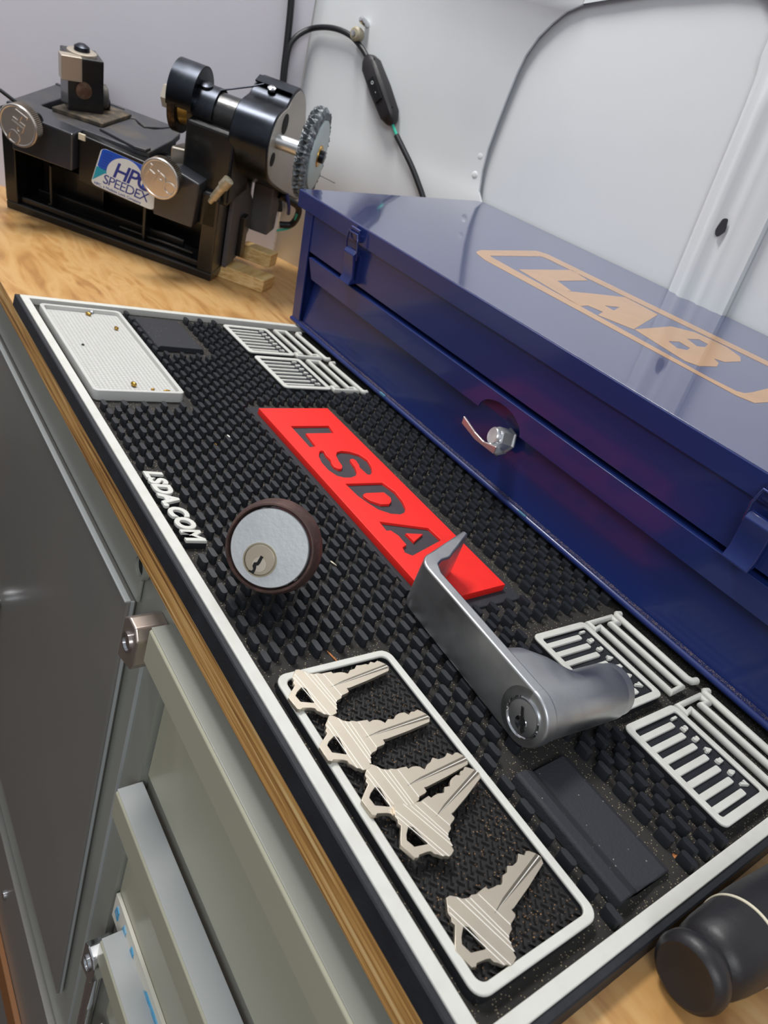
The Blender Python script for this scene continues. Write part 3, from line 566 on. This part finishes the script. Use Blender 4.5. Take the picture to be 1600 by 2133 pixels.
# centre turn knob
kn = MB().lathe([(0, .0100), (.0015, .0100), (.0020, .0088), (.0110, .0082), (.0130, .0074), (.0134, .0001)], axis_frame((KX + .0095, .0070, .0425), (-.3, -1, .3)), 6).build('turn_knob', M_knobm, dr, bevel=.0008)
MB().lathe([(-.001, .0070), (.0150, .0068), (.0160, .0060), (.0156, .0002)], axis_frame((KX + .0095, .0070, .0425), (-.3, -1, .3)), 32).build('knob_cap', M_knobm, kn, smooth=40)
wx, wz = KX - .0020, .0400
MB().prism([(wx - .0215, wz + .0055 + .0025), (wx - .0215, wz + .0020), (wx - .004, wz - .0022), (wx + .004, wz - .0022), (wx + .0180, wz - .0018), (wx + .0185, wz + .0045), (wx + .005, wz + .0012), (wx - .006, wz + .0030)], -.0130, -.0112, 'xzy').build('knob_wing', M_wing, kn, bevel=.0005)
MB().box((wx + .003, -.012, wz - .0022), (wx + .0215, -.003, wz - .0010)).build('wing_pin', M_chrome, kn)

# ------------------------------------------------------------------ key duplicating machine
KM = Matrix([[0.685183, -0.712455, 0.151437, -0.139364], [0.728371, 0.67021, -0.142457, 0.228976], [-0.0, 0.207912, 0.978148, -0.011], [0.0, 0.0, 0.0, 1.0]])
km = thing('key_duplicating_machine', 'black key cutting machine with two silver knobs and a wire wheel, left on the counter', 'machine', KM)
# base casting with open front
mb = MB()
mb.box((-.245, 0, 0), (0, .108, .009)); mb.box((-.245, 0, .009), (-.2310, .105, .1080)); mb.box((-.0175, 0, .009), (0, .105, .0930))
mb.box((-.231, .052, .009), (-.0175, .060, .100)); mb.box((-.231, .006, .009), (-.0175, .012, .016)); mb.box((-.200, .012, .009), (-.197, .052, .060)); mb.box((-.09, .012, .009), (-.086, .052, .060))
mb.box((-.205, .026, .009), (-.045, .030, .024)); mb.box((-.120, .018, .009), (-.030, .021, .018)); mb.box((-.215, .040, .009), (-.150, .052, .050))
mb.build('base_casting', M_paint, km, bevel=.0035, segs=3)
for x, z in ((-.2033, .0095), (-.0572, .0090)):
    MB().lathe([(0, .0042), (.0014, .004), (.002, .002)], axis_frame((x, .020, z), (0, -.3, 1)), 20).build('base_screw', M_nickel, km, smooth=40)
MB().prism([(-.225, .030), (-.10, .030), (-.10, .034), (-.225, .034)], .012, .020, 'xyz').build('base_rib', M_paint, km, bevel=.001)
# sliding deck
dk = [(-.2420, .0080), (-.0950, .0080), (-.0860, .0120), (-.0860, .0700), (-.0900, .1000), (-.1050, .1040), (-.1080, .0930), (-.1130, .0820), (-.1221, .0749), (-.1310, .0800), (-.1385, .0888), (-.1400, .1020), (-.1560, .1090), (-.2420, .1090), (-.2450, .1060)]
fill('deck', [dk, rrect(-.2180, .0300, -.1480, .0760, .004, 3)], .1045, .1120, M_deck, km, bevel=.0012)
MB().box((-.235, .02, .085), (-.09, .09, .1040)).build('deck_web', M_paint, km)
MB().prism([(-.146, .020), (-.100, .006), (-.088, .008), (-.087, .018), (-.140, .030)], .1118, .1150, 'xyz').build('guide_tongue', M_deck, km, bevel=.0008)
MB().prism([(-.156, .078), (-.140, .089), (-.122, .075), (-.108, .093), (-.104, .104), (-.094, .104), (-.094, .110), (-.245, .110), (-.245, .106), (-.16, .106)], .104, .1135, 'xyz').build('rear_rail', M_deck, km, bevel=.001)
# carriage front with jaws
MB().prism([(-.2250, .0735), (-.1585, .0735), (-.1575, .1115), (-.2250, .1130)], -.0130, .010, 'xzy').build('left_jaw', mat('grey_black_paint', '#2B2D33', .38, coat=.4, noise=.5, nscale=50, col2='#35373D'), km, bevel=.0015)
MB().prism([(-.1560, .0620), (-.0680, .0590), (-.0660, .1060), (-.1550, .1110)], -.0045, .012, 'xzy').build('carriage', M_paint, km, bevel=.0012)
MB().prism([(-.0670, .0600), (-.0230, .0600), (-.0190, .1080), (-.0470, .1140), (-.0670, .1100)], -.0130, .010, 'xzy').build('right_jaw', MATS['grey_black_paint'], km, bevel=.0015)
MB().box((-.0220, .0, .060), (-.0005, .030, .0980)).build('corner_block', M_paint, km, bevel=.003)
# sticker
sb = [Vector((-.1420, .0645)), Vector((-.0700, .0595)), Vector((-.0640, .1020)), Vector((-.1300, .1060))]
def sq(u, v): return sb[0].lerp(sb[1], u).lerp(sb[3].lerp(sb[2], u), v)
FR = Matrix(((1, 0, 0, 0), (0, 0, -1, 0), (0, 1, 0, 0), (0, 0, 0, 1)))   # x,z plane facing the viewer
def frm(d): return Matrix.Translation((0, -d, 0)) @ FR
def qpoly(uv): return [tuple(sq(u, v)) for u, v in uv]
def rr_uv(u0, v0, u1, v1, r): return [(u0 + (a) * (u1 - u0), v0 + b * (v1 - v0)) for a, b in rrect(0, 0, 1, 1, r)]
st = fill('maker_sticker', [qpoly(rr_uv(0, 0, 1, 1, .1))], .0044, .0049, M_print_white, km, mw=FR)
fill('sticker_blue', [qpoly(rr_uv(0.02, .48, .98, 1, .12))], .0048, .0051, M_print_blue, st, mw=FR)
fill('sticker_teal', [qpoly([(0.01, .12), (.01, .50), (.30, .50), (.16, .40)])], .0048, .0051, M_print_teal, st, mw=FR)
ci = [sq(.46 + .29 * math.cos(a * PI / 16), .56 + .42 * math.sin(a * PI / 16)) for a in range(32)]
fill('sticker_disc', [[tuple(q) for q in ci]], .0050, .0053, M_print_white, st, mw=FR)
mb = MB()
for i in range(6):
    v = .56 + i * .065; p = qpoly([(.06, v), (.20, v), (.20, v + .012), (.06, v + .012)]); mb.prism(p, -.0052, -.0050, 'xzy')
mb.build('sticker_lines', M_print_ink, st)
def sticker_text(body, u, v, size, m, shear, bold=0, sp_=1.0):
    ux_ = (sb[1] - sb[0]).normalized(); p = sq(u, v); m3 = Matrix(((ux_.x, -ux_.y, 0, p.x), (0, 0, -1, -.0053), (ux_.y, ux_.x, 0, p.y), (0, 0, 0, 1)))
    text('sticker_text', body, size, .00008, m, m3, st, shear=shear, bold=bold, spacing=sp_)
sticker_text('HPC', .27, .42, .0235, M_print_ink, .28, .0004, .86)
sticker_text('SPEEDEX', .16, .155, .0145, M_print_ink, .16, .0, .88)
sticker_text('HPC, a Hudson Lock Company', .05, .035, .0042, M_print_ink, 0)
MB().box((-.1550, -.0060, .1060), (-.1480, -.0040, .1120)).build('white_tab', M_ivory, km)
# knobs
def knob(x, z, rot, txt_rot):
    kf = Matrix.Translation((x, -.042, z)) @ Matrix(((1, 0, 0, 0), (0, 0, -1, 0), (0, 1, 0, 0), (0, 0, 0, 1)))
    n = 72; r0 = .0200
    body = MB().lathe([(-.0330, .0080), (-.0220, .0105), (-.0160, .0120), (-.0120, .0150)], kf, 40, False).build('clamp_hub', M_paint, km, smooth=40)
    rings = []
    for t, r in ((-.0125, r0 * .98), (-.0022, r0 * .985)):
        rings.append([kf @ Vector(((r * (1 if j % 2 else .97)) * math.cos(2*PI*j/(2*n)), (r * (1 if j % 2 else .97)) * math.sin(2*PI*j/(2*n)), t)) for j in range(2*n)])
    kb = MB().loft(rings).build('clamp_knob', mat('knurled_nickel', '#8E8478', .3, 1.0), km)
    MB().lathe([(-.0028, r0 * .99), (-.0010, r0 * 1.0), (0, r0 * .97), (.0002, r0 * .90), (-.0003, r0*.86), (-.0003, .0002)], kf, 64).build('knob_face', mat('polished_nickel', '#D6CEC6', .32, .85, noise=.3, nscale=80, col2='#BEB6AE'), kb, smooth=30)
    tm = kf @ Matrix.Rotation(txt_rot, 4, 'Z') @ Matrix.Translation((-.0155, -.0062, -.0002))
    text('knob_lettering', 'HPC', .0180, .0007, MATS['polished_nickel'], tm, kb, bold=.0001, bevel=.0003, spacing=.9)
knob(-.1990, .1112, 0, math.radians(-112)); knob(-.0500, .1105, 0, math.radians(-28))
# key clamp post
PW = Matrix.Translation((-.1860, .0580, .100)) @ Matrix.Rotation(math.radians(42), 4, 'Z')
h_ = .0180
MB().prism([(-h_, -h_), (h_, -h_), (h_, h_), (-h_, h_)], .0, .0680, 'xyz').build('clamp_post', M_paint, km, mw=PW, bevel=.0012)
MB().box((-h_ - .007, -h_ - .0030, .046), (-h_ * .25, -h_ + .0105, .0690)).build('clamp_jaw', M_nickel, km, mw=PW, bevel=.0006)
MB().lathe([(.0680, .0150), (.0700, .0148), (.0705, .013)], PW @ Matrix.Scale(1, 4), 32).build('washer', M_nickel, km, smooth=40)
MB().lathe([(.0705, .0080), (.0745, .0076), (.0770, .0035), (.0771, .001)], PW, 24).build('cap_screw', M_steelhood, km, smooth=50)
MB().lathe([(0, .0085), (.0025, .0082), (.0032, .004)], axis_frame(PW @ Vector((-h_ * .15, -h_, .038)), PW.to_3x3() @ Vector((0, -1, 0))), 28).build('side_screw', mat('rusty_screw', '#6E5446', .5, .8, noise=.6, nscale=200, col2='#8A7A6A'), km, smooth=40)
MB().lathe([(-.002, .0125), (.006, .0120), (.0075, .010)], axis_frame(PW @ Vector((h_, -.002, .030)), PW.to_3x3() @ Vector((1, 0, 0))), 28).build('pivot_boss', M_deck, km, smooth=40)
MB().lathe([(.006, .0072), (.0105, .0068), (.012, .004)], axis_frame(PW @ Vector((h_, .002, .022)), PW.to_3x3() @ Vector((1, 0, 0))), 24).build('pivot_bolt', M_steelhood, km, smooth=40)
MB().prism([(-.2020, .0250), (-.1480, .0300), (-.1440, .0900), (-.1980, .0880)], .1120, .1165, 'xyz').build('post_foot', mat('sawdust_black', '#3E3830', .8, noise=.9, nscale=120, col2='#6E5E4A'), km, bevel=.001)
# cutter head
AY, AZ = .040, .1640
MB().box((-.0480, .008, .086), (.0060, .070, .160)).build('head_block', M_paint, km, bevel=.004, segs=3)
MB().lathe([(-.052, .0215), (.0050, .0215), (.0060, .0240), (.012, .0240)], axis_frame((0, AY, AZ), (1, 0, 0)), 40).build('spindle_barrel', M_paint, km, smooth=50)
def arc_hood(x0, x1, r, a0, a1, th, name, m, end=False, cy=AY, cz=AZ, n=28):
    mb = MB(); rows = []
    for i in range(n + 1):
        a = math.radians(a0 + (a1 - a0) * i / n); c, s_ = math.cos(a), math.sin(a)
        rows.append([(x0, cy + r*c, cz + r*s_), (x1, cy + r*c, cz + r*s_), (x1, cy + (r-th)*c, cz + (r-th)*s_), (x0, cy + (r-th)*c, cz + (r-th)*s_)])
    mb.loft(rows)
    if end:
        pl = [(cy, cz)] + [(cy + (r-.0002)*math.cos(math.radians(a0 + (a1-a0)*i/n)), cz + (r-.0002)*math.sin(math.radians(a0 + (a1-a0)*i/n))) for i in range(n + 1)]
        mb.prism(pl, x1 - .0012, x1, 'yzx')
    return mb.build(name, m, km, smooth=35)
arc_hood(-.0720, -.0450, .0300, 5, 195, .0012, 'cutter_hood', M_steelhood, True, cz=.1730)
arc_hood(-.0460, -.0250, .0245, 10, 185, .0012, 'hood_strap', M_steelhood)
MB().lathe([(0, .0300), (.0080, .0300)], axis_frame((-.0700, AY, .1640), (1, 0, 0)), 64).build('cutting_wheel', mat('worn_dark_steel', '#2C2723', .5, .8, noise=.7, nscale=200, col2='#6A5032'), km, smooth=40)
MB().lathe([(0, .0220), (.0090, .0190), (.0200, .0180)], axis_frame((-.0620, AY, .1640), (1, 0, 0)), 40).build('arbor_washer', M_brass, km, smooth=30)
MB().lathe([(0, .0120), (.0120, .0120)], axis_frame((-.0850, AY, .1640), (1, 0, 0)), 6).build('arbor_nut', M_nickel, km)
MB().lathe([(0, .0070), (.0025, .0068), (.0040, .003)], axis_frame((-.0400, AY - .006, .1870), (0, -.2, 1)), 24).build('strap_screw', M_steelhood, km, smooth=40)
MB().prism([(-.0640, .014), (-.0480, .020), (-.0480, .040), (-.0600, .036)], .108, .1260, 'xyz').build('tracer_point', M_nickel, km, bevel=.002)
# belt guard with its end plate
gp = [(q.x, q.y) for q in catmull([(a, b, 0) for a, b in [(0.05419, 0.19091), (0.07068, 0.19921), (0.0922, 0.2023), (0.10937, 0.19678), (0.12281, 0.1883), (0.13062, 0.18003), (0.14662, 0.15495), (0.17681, 0.10972), (0.19199, 0.07612), (0.18544, 0.0606), (0.17429, 0.0582), (0.12554, 0.07767), (0.06473, 0.10369), (0.03095, 0.12018), (0.01644, 0.13303), (0.00686, 0.15471), (0.00884, 0.16829), (0.01788, 0.18249), (0.03295, 0.18875)]] + [(0.05419, 0.19091) + (0,)], 3)][:-1]
g0 = MB().prism(gp, -.0020, .0400, 'yzx').build('belt_guard', M_steelhood, km, bevel=.0012, smooth=30)
cyy = sum(p[0] for p in gp) / len(gp); czz = sum(p[1] for p in gp) / len(gp)
gi = [(cyy + (a - cyy) * .955, czz + (b - czz) * .955) for a, b in gp]
MB().prism(gi, .0395, .0406, 'yzx').build('end_plate', M_plate, g0)
MB().lathe([(0, .0100), (.0008, .0100)], axis_frame((.0405, AY + .014, AZ + .010), (1, 0, 0)), 24).build('plate_hole', M_black, g0)
MB().lathe([(0, .0068), (.0008, .0068)], axis_frame((.0405, AY - .012, AZ - .020), (1, 0, 0)), 24).build('plate_hole', M_black, g0)
MB().prism([(.0660, .2000), (.0780, .2035), (.0780, .2048), (.0650, .2015)], -.0010, .0400, 'yzx').build('guard_flap', M_steelhood, g0)
MB().lathe([(0, .0046), (.002, .0044), (.003, .002)], axis_frame((.0180, .0640, .1985), (0, -.4, 1)), 20).build('guard_screw', M_chrome, g0, smooth=40)
MB().lathe([(0, .0075), (.0420, .0075)], axis_frame((.0385, AY - .004, AZ - .003), (1, 0, 0)), 32).build('spindle_shaft', M_satin, km, smooth=40)
tube('pull_wire', [(-.0300, .0350, .1860), (.0030, .0480, .1990), (.0120, .0550, .2030)], .0009, M_steelhood, km, smooth_path=False)
# wire wheel
bc = Vector((.0720, AY - .003, AZ - .003)); mb = MB(); n = 150
random.seed(3)
for t in range(6):
    xx = .0 + t * .0026; ring = []
    for j in range(n):
        a = 2*PI*j/n; rr_ = .0450 + random.uniform(-.0022, .0012) - (.003 if t in (0, 5) else 0) - (.0045 if t == 2 and j % 3 else 0)
        ring.append(bc + Vector((xx + random.uniform(-.0009, .0009), rr_*math.cos(a), rr_*math.sin(a))))
    if t == 0: rows = []
    rows.append(ring)
inner0 = [bc + Vector((0.001, .028*math.cos(2*PI*j/n), .028*math.sin(2*PI*j/n))) for j in range(n)]; inner1 = [bc + Vector((.0125, .030*math.cos(2*PI*j/n), .030*math.sin(2*PI*j/n))) for j in range(n)]
mb.loft([inner0] + rows + [inner1])
ww = mb.build('wire_wheel', M_bristle, km)
MB().lathe([(-.002, .0340), (.0142, .0340), (.0146, .0330), (.0146, .001)], axis_frame(bc, (1, 0, 0)), 56).build('hub_disc', mat('pale_hub', '#B9C6C6', .4, .2), ww, smooth=35)
MB().lathe([(.0140, .0110), (.0158, .0105), (.0158, .001)], axis_frame(bc, (1, 0, 0)), 32).build('hub_washer', M_brass, ww, smooth=30)
MB().lathe([(.0155, .0062), (.0200, .0062), (.0205, .005)], axis_frame(bc, (1, 0, 0)), 20).build('hub_bolt', M_black if False else M_steelhood, ww, smooth=40)
# right side: motor foot, threaded rod
MB().prism([(.030, .008), (.0700, .0080), (.1000, .030), (.1080, .060), (.0700, .098), (.0300, .098)], .0006, .0060, 'yzx').build('side_plate', mat('grey_side_plate', '#4B4B50', .5, noise=.5, nscale=30, col2='#5B5858'), km, bevel=.001)
MB().prism([(.104, .030), (.1350, .028), (.1380, .060), (.1150, .098), (.1000, .098)], .0040, .0280, 'yzx').build('motor_foot', MATS['grey_side_plate'], km, bevel=.002)
MB().box((.0060, .060, .012), (.0120, .075, .060)).build('foot_bracket', M_paint, km, bevel=.001)
MB().lathe([(0, .0056), (.010, .0058), (.0105, .0046), (.028, .0042), (.0285, .0030), (.034, .0028)], axis_frame((.0080, -.004, .1200), (-.50, .0, -.86)), 24).build('threaded_rod', mat('brassy_nickel', '#B5A98E', .45, .7, noise=.6, nscale=200, col2='#DAD4C6'), km, smooth=40)
MB().box((-.09, .092, .02), (-.01, .150, .085)).build('motor', M_paint, km, bevel=.01, segs=4)
# wiring at the back
tube('motor_lead', [(.0300, .1250, .075), (.0500, .1480, .060), (.0450, .1560, .035), (.0300, .1500, .030)], .0042, M_cord, km)
tube('green_lead', [(.0500, .1480, .052), (.0440, .1560, .030), (.0280, .1480, .022)], .0014, M_teal, km)
tube('blue_lead', [(.0380, .1200, .085), (.0420, .1300, .065), (.0400, .1440, .050)], .0022, M_blue_w, km)
tube('tool_stem', [(-.2260, .0100, .1110), (-.2420, .0000, .1230), (-.2640, -.0080, .1300)], .0020, M_cord, km, smooth_path=False)

# ------------------------------------------------------------------ wood blocks under the machine
def block(c0, dx, dy, L_, W_, H_, lab):
    x = Vector(dx).normalized(); z = Vector((0, 0, 1)); y = z.cross(x)
    t = frame(c0, x, y, z); o = MB().box((0, 0, 0), (L_, W_, H_)).build('wood_block', M_block, bevel=.0012); o.matrix_world = t
    return tag(o, lab, 'wood block', 'wood blocks beside the machine')
block([-0.17096, 0.24126, -0.011], [0.04759, 0.04719, 0.0], None, 0.0670, 0.0420, 0.0150, 'pale pine block sticking out at the base of the black machine')
block([-0.20689, 0.29087, 0.0045], [0.02982, 0.02957, 0.0], None, 0.0420, 0.0300, 0.0165, 'shorter pine block stacked on the lower block behind the machine')

# ------------------------------------------------------------------ screwdriver
sc0 = Vector([0.6232, 0.08524, 0.005]); sd = Vector([0.00334, 0.03665, 0.0]).normalized(); sw = axis_frame(sc0, sd)
sv = thing('screwdriver', 'black screwdriver handle with a thin ivory ring, at the bottom right corner', 'screwdriver', sw)
MB().lathe([(.0004, .001), (.0002, .0085), (-.0006, .0112), (.0006, .0130), (.0030, .0138), (.0060, .0136), (.0078, .0124), (.0088, .0108), (.0112, .0106), (.0124, .0122), (.0150, .0138), (.0210, .0148), (.0300, .0156), (.0345, .0159)], Matrix.Identity(4), 64, True).build('handle_cap', M_plastic, sv, smooth=50)
MB().lathe([(.0344, .0160), (.0345, .0163), (.0356, .0163), (.0357, .0160)], Matrix.Identity(4), 64).build('ivory_band', M_ivory, sv, smooth=50)
MB().lathe([(.0356, .0159), (.050, .0166), (.080, .0165), (.100, .0140), (.110, .0100), (.112, .005)], Matrix.Identity(4), 64).build('grip', M_plastic, sv, smooth=50)
MB().lathe([(.111, .0030), (.200, .0030), (.203, .0010)], Matrix.Identity(4), 24).build('blade', M_satin, sv, smooth=50)

# ------------------------------------------------------------------ cords on the wall
cn = Vector((.3048, -.9507, -.0578))
def W2(p, d): return Vector(p) + cn * d
cd = thing('inline_cord', 'black power cord looping over a bolt on the white wall, with a rocker switch', 'cord', Matrix.Translation([-0.27506, 0.39195, 0.27617]))
tube('upper_cord', [Vector(p) for p in [[-0.30111, 0.3744, 0.1166], [-0.30422, 0.36317, 0.16035], [-0.306, 0.35659, 0.1976], [-0.30689, 0.35305, 0.23414], [-0.30563, 0.35713, 0.25122]] + [[-0.30128, 0.37357, 0.26716], [-0.27096, 0.38282, 0.27489], [-0.24298, 0.39183, 0.27423], [-0.22211, 0.39901, 0.26622], [-0.2075, 0.40426, 0.25684]]], .0032, M_cord, cd, True)
tube('lower_cord', [Vector(p) + cn * .010 for p in [[-0.14778, 0.43777, 0.19356], [-0.136, 0.44211, 0.18433], [-0.11815, 0.44871, 0.16999], [-0.1032, 0.45436, 0.1558], [-0.08794, 0.46028, 0.13888], [-0.07455, 0.466, 0.11548]]], .0034, M_cord, cd, True)
tube('bare_wire', [Vector(p) + cn * .010 for p in [[-0.15891, 0.43351, 0.2051], [-0.15237, 0.436, 0.19856], [-0.14582, 0.4385, 0.19202]]], .0018, M_teal, cd, True)
s0 = Vector([-0.21343, 0.41266, 0.2604]) + cn * .010; s1 = Vector([-0.15596, 0.43459, 0.20279]) + cn * .010
sx_ = (s1 - s0); SL = sx_.length; sx_.normalize(); sy_ = cn.cross(sx_).normalized(); swm = frame(s0, sx_, sy_, cn)
def sec(t, wd, hg): return [swm @ Vector((t, wd * a, hg * b)) for a, b in ((-1, -.8), (1, -.8), (1.05, 0), (.92, .75), (.6, 1), (-.6, 1), (-.92, .75), (-1.05, 0))]
ins = MB().loft([sec(0, .0030, .0035), sec(.004, .0075, .006), sec(.012, .0110, .0085), sec(SL * .5, .0118, .0090), sec(SL - .012, .0105, .0085), sec(SL - .003, .0065, .006), sec(SL, .0030, .0035)]).build('switch_body', M_plastic, cd, True, smooth=30, bevel=.0008)
rk = MB().box((SL * .33, -.0062, .0086), (SL * .66, .0044, .0106), swm).build('rocker', mat('rocker_black', '#0E0E10', .3), ins, False, bevel=.0006)
def sw_text(b, x, y, s_): text('switch_mark', b, s_, .0001, M_print_white, swm @ Matrix.Translation((x, y, .0107)) @ Matrix.Rotation(PI / 2 * 0, 4, 'Z') , rk)
sw_text('O', SL * .38, -.002, .0050); sw_text('-', SL * .53, -.002, .0055)
mb = MB()
for tx in (.012, SL - .014): 
    for yy in (.0075, .0108): mb.lathe([(0, .0011), (.0004, .0011)], swm @ Matrix.Translation((tx, yy, .0062)), 12)
mb.build('screw_holes', M_black, ins)
tag(tube('cable', [Vector(p) for p in [[-0.32494, 0.3096, 0.45904], [-0.31995, 0.32783, 0.3744], [-0.3163, 0.34113, 0.31479], [-0.31459, 0.34741, 0.28275], [-0.31328, 0.35242, 0.24354], [-0.31191, 0.35773, 0.19962], [-0.30831, 0.37093, 0.1321], [-0.30325, 0.38937, 0.04997]]], .0042, M_cord), 'thick black cable running straight down the wall corner', 'cable')
b0_ = Vector([-0.22841, 0.40612, 0.28896]); b1_ = Vector([-0.23284, 0.40539, 0.2777])
bt = thing('wall_bolt', 'small silver bolt with tan plastic washer holding the cord to the wall', 'bolt', Matrix.Translation(b0_))
MB().lathe([(-.001, .0036), (.016, .0036), (.018, .002)], axis_frame(b0_, cn + Vector((0, 0, .25))), 24).build('bolt_shank', M_chrome, bt, True, smooth=40)
MB().lathe([(.006, .0062), (.010, .0075), (.016, .0075), (.018, .0055), (.0182, .001)], axis_frame(b1_, cn), 32).build('plastic_washer', mat('tan_washer', '#9A927C', .5), bt, True, smooth=40)
MB().lathe([(.017, .0030), (.0195, .0028), (.0196, .001)], axis_frame(b1_, cn), 20).build('screw_head', M_chrome, bt, True, smooth=40)
tag(tube('loose_wire', [W2(Vector([-0.25886, 0.40657, 0.12103]), .03), W2(Vector([-0.2253, 0.41775, 0.11414]), .004)], .0004, M_steelhood, smooth_path=False), 'thin grey loose wire sticking out beside the wire wheel', 'wire')

# ------------------------------------------------------------------ crumbs on the mat
def crumb(name, x, y, z, sx, sy, sz, rot, m, lab, cat):
    bm = bmesh.new(); bmesh.ops.create_icosphere(bm, subdivisions=2, radius=1)
    for v in bm.verts: v.co *= 1 + random.uniform(-.22, .22)
    me = bpy.data.meshes.new(name); bm.to_mesh(me); bm.free(); me.transform(Matrix.Diagonal((sx, sy, sz, 1)))
    o = link(name, me, m, smooth=30); o.location = (x, y, z); o.rotation_euler = (0, 0, rot); return tag(o, lab, cat)
M_cr = mat('orange_crumb', '#B9713A', .7, noise=.6, nscale=300, col2='#D69A64')
crumb('wood_crumb', 0.5906, 0.1391, -0.0062, 0.002, 0.0014, 0.0009, 0.4, M_cr, 'larger orange brown crumb near the corner of the mat, by the last nubs', 'crumb')
crumb('wood_crumb', 0.5973, 0.1534, -0.0064, 0.0015, 0.0006, 0.0006, 0.9, M_cr, 'slim orange sliver beside the white border at the near end of the mat', 'crumb')
crumb('wood_crumb', 0.5889, 0.2205, -0.0040, 0.0017, 0.0017, 0.0011, 0.0, M_cr, 'round orange crumb by the digit seven of the nearest gauge', 'crumb')
crumb('plastic_sliver', 0.2343, 0.0835, 0.0002, 0.0018, 0.0006, 0.0005, 0.1, M_white, 'tiny white sliver lying on the nubs left of the red nameplate', 'sliver')
crumb('brass_flake', 0.2448, 0.0694, 0.0000, 0.0011, 0.0006, 0.0004, 0.5, M_brass, 'tiny brass flake lying on the nubs below the white sliver', 'flake')
crumb('pale_splinter', 0.3769, 0.0852, -0.0010, 0.003, 0.0005, 0.0004, 0.35, M_ivory, 'pale wood splinter on the nubs right of the round lock cylinder', 'splinter')
crumb('wood_shaving', 0.4395, 0.0488, -0.0055, 0.005, 0.0004, 0.0004, 0.15, M_cr, 'thin orange wood shaving just outside the far end of the key bay', 'shaving')
print('objects', len(bpy.data.objects))
